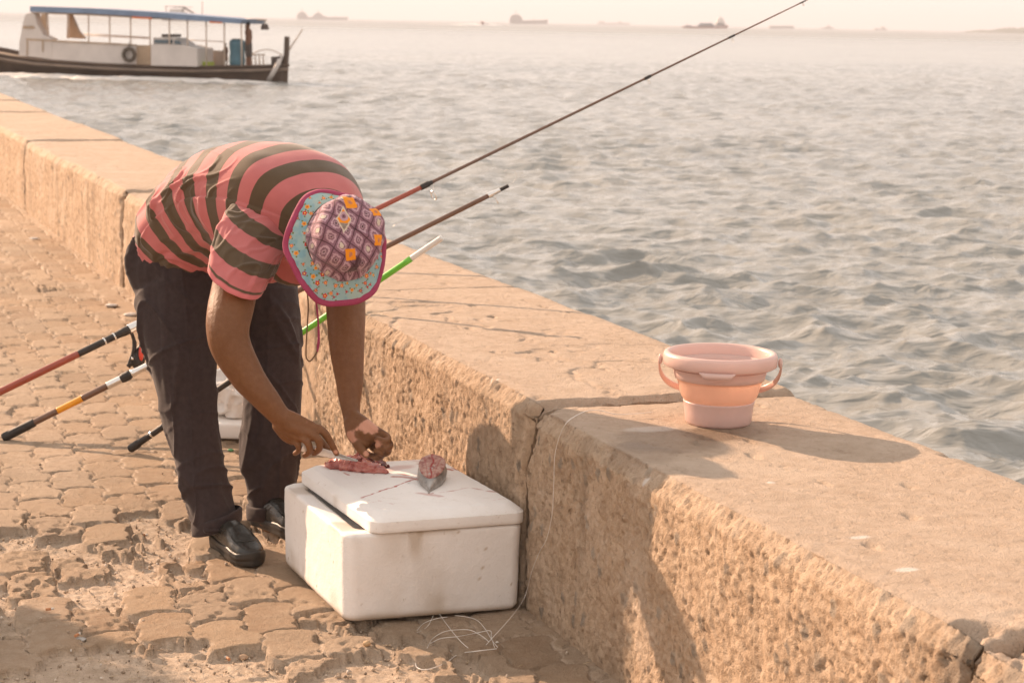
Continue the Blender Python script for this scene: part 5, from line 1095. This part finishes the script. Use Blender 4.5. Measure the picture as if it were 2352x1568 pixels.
    crew(1745, 335, 515, 1.4, 'small crouching person in faded clothes on the boat deck left of the drum', SKIN2, plain('faded_cloth', (.30, .18, .13, 1), .8), False)
    # churned foam along the hull
    g = np.random.RandomState(4); mb = MB()
    for i in range(70):
        x = g.rand()*2100-100; p = bz(x, 10, -.4-2.2*g.rand()**1.5); p[2] = -1.0+.02*g.rand(); r_ = .25+.7*g.rand()**2; V, F = ellip((0, 0, 0), (1, 1, 1), BD, ZI, 6, 12); V = V*(1+.4*fbm(V[:, 0]*2+i, V[:, 1]*2, V[:, 2], o=2))[:, None]; W = V[:, :1]*BD*r_*2+V[:, 1:2]*BP*r_*.5+V[:, 2:3]*ZI*(.05+.08*g.rand()); mb.add(p+W, F)
    o = mb.build('foam', plain('sea_foam', (.7, .66, .62, 1), .6, 0, .1, 3, .02)); o['kind'] = 'stuff'
SKIN2 = plain('tanned_skin', (.16, .07, .035, 1), .55)
boat()

# ================================================================== SHIPS ON THE HORIZON
def ship(lab, D, ym, parts, cat='ship', name='ship', depth=None, group='ships anchored on the horizon'):
    """parts: (name, material, [polygons in picture units]); ym: waterline row"""
    sc = D/FPX; allx = [p[0] for _, _, ps in parts for po in ps for p in po]; x0 = (min(allx)+max(allx))/2
    c = ony(x0, ym, D); dz = -1-c[2]; o = thing(name, lab, cat, (c[0], c[1], -1), group)
    for nm, mat, ps in parts:
        for k_, po in enumerate(ps):
            mb = MB()
            dp = (depth or 14) if nm == 'hull' else (depth or 14)*(.75 if len(po) > 3 and abs(po[0][0]-po[1][0]) > 1.6 else .08)
            a = np.array([ony(x, y, D)+ZI*dz for x, y in po]); a[:, 1] -= dp/2; b = a+[0, dp, 0]; k = len(po)
            mb.add(np.vstack([a, b]), [tuple(range(k)), tuple(range(2*k-1, k-1, -1))]+[(i, i+k, (i+1) % k+k, (i+1) % k) for i in range(k)])
            mb.build(nm, mat, o, smooth=False)
SG = plain('ship_grey', (.30, .27, .25, 1), .7, 0, .1, .05, 0); SW = plain('ship_white', (.6, .56, .53, 1), .6, 0, .05, .05, 0); SR = plain('ship_red', (.22, .07, .05, 1), .7, 0, .1, .05, 0); SD = plain('ship_dark', (.13, .10, .09, 1), .7, 0, .1, .05, 0); SBL = plain('ship_blue', (.16, .20, .26, 1), .7, 0, .1, .05, 0)
R_ = rect
# the rigged vessel seen above the boat's canopy
ship('pale work vessel with tall rigging and masts showing above the boat canopy', 900, 37, [('hull', SG, [[(372, 30), (480, 32), (474, 40), (380, 40)]]), ('superstructure', SW, [R_(384, 16, 428, 30), R_(392, 9, 420, 16), [(428, 20), (450, 24), (480, 31), (428, 31)]]), ('mast', SD, [R_(381, 2, 382.2, 30), R_(421, 4, 422.2, 30), R_(464, -8, 465.2, 31), R_(381, 3, 422, 4.2), R_(400, 5, 440, 6), [(422, 5), (444, 17), (443, 19), (421, 7)]])], depth=9)
ship('faint cargo ship with two deckhouses just right of the boat canopy', 2600, 42.5, [('hull', SG, [[(683, 36), (800, 36), (796, 43), (687, 43)]]), ('superstructure', SG, [[(682, 36), (686, 27), (690, 24), (698, 24), (706, 33), (706, 36)], [(718, 36), (722, 31), (728, 26), (734, 26), (742, 33), (752, 36)]]), ('mast', SG, [R_(693, 16, 694, 25), R_(731, 20, 732, 27), R_(770, 32, 771, 36)])])
ship('cargo ship with block deckhouse at its left end, near the middle of the horizon', 2300, 54.5, [('hull', SG, [[(1170, 44), (1200, 46), (1250, 45), (1258, 43), (1257, 54), (1172, 54)]]), ('superstructure', SG, [[(1171, 45), (1173, 36), (1180, 32), (1192, 33), (1199, 40), (1200, 46)]]), ('mast', SG, [R_(1184, 24, 1185.2, 33), R_(1190, 28, 1191, 33), R_(1225, 41, 1226, 46)])])
ship('very faint low ship between the middle cargo ship and the red hulled one', 4200, 55.5, [('hull', SG, [R_(1372, 51, 1446, 56)]), ('superstructure', SG, [R_(1376, 47, 1388, 51), R_(1420, 48, 1428, 51)])])
ship('dark red hulled supply ship with white bridge, the clearest on the horizon', 1600, 65.5, [('hull', SR, [[(1566, 62), (1572, 59.5), (1600, 60), (1640, 60.5), (1672, 58), (1668, 65), (1574, 65)]]), ('superstructure', SW, [R_(1646, 46, 1662, 58), R_(1642, 53, 1666, 60), R_(1649, 41, 1660, 46)]), ('cargo_deck', SBL, [R_(1607, 52.5, 1636, 60.5), R_(1602, 56, 1640, 60.5), R_(1574, 57.5, 1588, 61)]), ('mast', SD, [R_(1655, 37, 1656, 42), R_(1578, 54, 1579, 59)])], depth=11)
ship('long low barge right of the red hulled ship, behind the rod tip', 2600, 66.5, [('hull', SG, [R_(1766, 60.5, 1822, 66)]), ('deck_rail', SG, [R_(1768, 59.5, 1820, 60.5)])], 'barge', 'barge')
ship('tiny ship with single peaked deckhouse right of the barge', 3400, 68.5, [('hull', SG, [[(1884, 65), (1916, 65), (1913, 68), (1888, 68)]]), ('superstructure', SG, [[(1893, 65), (1901, 60.5), (1905, 60.5), (1911, 65)]]), ('mast', SG, [R_(1902, 57, 1903, 61)])])
ship('pair of tiny hulls, last ship before the island on the right', 3400, 70.5, [('hull', SG, [R_(2008, 67, 2036, 70.5)]), ('superstructure', SG, [R_(2024, 62, 2031, 67), R_(2010, 65.5, 2016, 67)])])
# low wooded island
def island():
    g = np.random.RandomState(8); xs = np.arange(2222, 2480, 1.5); D = 2600; lo = ony(2222, 76, D)
    top = [];
    for x in xs: t = ss(2222, 2240, x); top.append(74.5-t*(3.5+3*ss(2270, 2330, x)+2.0*g.rand()+(5*g.rand()**3)*ss(2260, 2320, x)))
    a = np.array([ony(x, y, D) for x, y in zip(xs, top)]); n = len(xs); V = []
    for k_, (w_, hz) in enumerate(((-60, 0), (-35, .7), (0, 1), (35, .7), (60, 0))): b = a.copy(); b[:, 1] += w_; b[:, 2] = -1.2+(a[:, 2]+1.2)*hz*(1-.25*g.rand(n)*(k_ in (1, 3))); V.append(b)
    o = mk('island', np.concatenate(V), gridF(5, n), plain('far_trees', (.10, .11, .07, 1), .9, 0, .3, .02, 0)); o['kind'] = 'structure'
island()
# speedboat throwing up spray
sb = I(1109, 56, 1150); sb[2] = -1
sbt = thing('speedboat', 'small open speedboat throwing white spray far out in the centre', 'boat', sb)
mb = MB(); mb.add(*loft([(sb+XI*x+ZI*.5, np.array([0, 1., 0]), ZI, w_, .5, .5) for x, w_ in ((-3, .9), (-1, 1.1), (1.5, 1.0), (3, .5), (3.8, .1))], 16, 16)); mb.build('hull', SD, sbt); mb = MB().box(sb+ZI*1.5, 1.6, 1.2, 1.2, bev=.15); mb.build('console', SR, sbt)
pr = thing('person', 'tiny distant person standing in the speedboat', 'person', sb+XI*-.8+ZI*.8); m = MB(); q = sb+XI*-.8+ZI*.8
m.add(*ellip(q+ZI*1.75, (.13, .14, .17))); m.add(*capsule([q+ZI*.9, q+ZI*1.4], [.19, .24], 10)); [m.add(*capsule([q+XI*s_*.1+ZI*.9, q+XI*s_*.16], [.12, .08], 8)) for s_ in (-1, 1)]; [m.add(*capsule([q+XI*s_*.26+ZI*1.4, q+XI*s_*.35+ZI*1.1, q+XI*(s_*.2+.3)+ZI*1.0], [.07, .06, .05], 8)) for s_ in (-1, 1)]; V, F, _ = fuse(m, .05, 2); mk('body', V, F, SKIN2, pr)
g = np.random.RandomState(6); mb = MB()
for i in range(60):
    dx = g.randn()*9-4; r_ = .6+1.6*g.rand(); V, F = ellip((0, 0, 0), (r_*2.6, r_*2, r_*.55*math.exp(-abs(dx)/14)), XI, ZI, 6, 10); mb.add(sb+[dx, g.randn()*3+2, .1]+V, F)
o = mb.build('spray', plain('white_spray', (.85, .83, .80, 1), .8, 0, .03, 1, 0)); o['kind'] = 'stuff'

# ================================================================== ADDED TREE (unseen outside the frame, put in to shade the lower left corner)
def added_tree():
    tb = np.array([-3.98, 7.02, 0]); o = thing('added_tree', 'added potted sapling, unseen left of the path, put in to shade the corner', 'added_tree', tb)
    g = np.random.RandomState(3); mb = MB(); BK = plain('bark', (.16, .11, .075, 1), .9, 0, .3, 30, .004)
    mb.tube(catmull([tb+ZI*.1, tb+[.02, .0, .5], tb+[-.02, .02, .95], tb+[0, 0, 1.35]], 20), np.linspace(.035, .022, 20), 10)
    for i in range(9):
        a = g.rand()*6.28; e = tb+[.38*math.cos(a), .38*math.sin(a), 1.25+.45*g.rand()]; mb.tube(catmull([tb+ZI*(.95+.3*g.rand()), (tb+ZI*1.2+e)/2, e], 10), np.linspace(.014, .004, 10), 6)
    mb.build('trunk', BK, o); n = 5200; dr = g.randn(n, 3); dr /= np.linalg.norm(dr, axis=1)[:, None]; rr = g.rand(n)**.4; blob = 1+.30*fbm(dr[:, 0]*1.8, dr[:, 1]*1.8, dr[:, 2]*1.8, o=2)
    c = tb+[0, 0, 1.47]+dr*(rr*blob)[:, None]*[.50, .50, .36]; a = g.randn(n, 3); a /= np.linalg.norm(a, axis=1)[:, None]; b = np.cross(a, g.randn(n, 3)); b /= np.linalg.norm(b, axis=1)[:, None]; L = (.035+.03*g.rand(n))[:, None]; cr = np.cross(a, b)*L*.15
    V = np.stack([c-a*L, c+b*L*.45+cr, c+a*L, c-b*L*.45+cr], 1).reshape(-1, 3); F = np.arange(n*4).reshape(-1, 4); t = NT('leaf'); mk('crown', V, F, t.fin(t.ramp(t.noise(9), [(.3, (.05, .09, .025, 1)), (.7, (.10, .15, .04, 1))]), .6), o, smooth=False)
    G = [(.02, .0), (.15, .0), (.17, .05), (.21, .26), (.225, .27), (.225, .31), (.20, .31), (.19, .27), (.02, .26)]; th = np.arange(40)*2*PI/40
    mk('pot', np.array([tb+np.stack([np.cos(th)*r_, np.sin(th)*r_, 0*th+z], -1) for r_, z in G]).reshape(-1, 3), gridF(len(G), 40, True), plain('terracotta', (.35, .15, .08, 1), .8), o)
added_tree()

# ================================================================== HAZE
def build_haze():
    hb = MB(); X0, X1, Y0, Y1, Z0, Z1 = -9000, 9000, -900, 12000, -10.5, 75
    hb.add([(x, y, z) for z in (Z0, Z1) for x, y in ((X0, Y0), (X1, Y0), (X1, Y1), (X0, Y1))], [(3, 2, 1, 0), (4, 5, 6, 7), (0, 1, 5, 4), (1, 2, 6, 5), (2, 3, 7, 6), (3, 0, 4, 7)])
    m = bpy.data.materials.new('haze_air'); m.use_nodes = True; t = m.node_tree; t.nodes.clear()
    o = t.nodes.new('ShaderNodeOutputMaterial'); v = t.nodes.new('ShaderNodeVolumePrincipled'); t.links.new(v.outputs[0], o.inputs['Volume'])
    v.inputs['Color'].default_value = (.86, .88, .95, 1); v.inputs['Density'].default_value = HAZE; v.inputs['Anisotropy'].default_value = .1
    h = hb.build('haze', m, smooth=False); h['kind'] = 'stuff'
HAZE = .0003
build_haze()
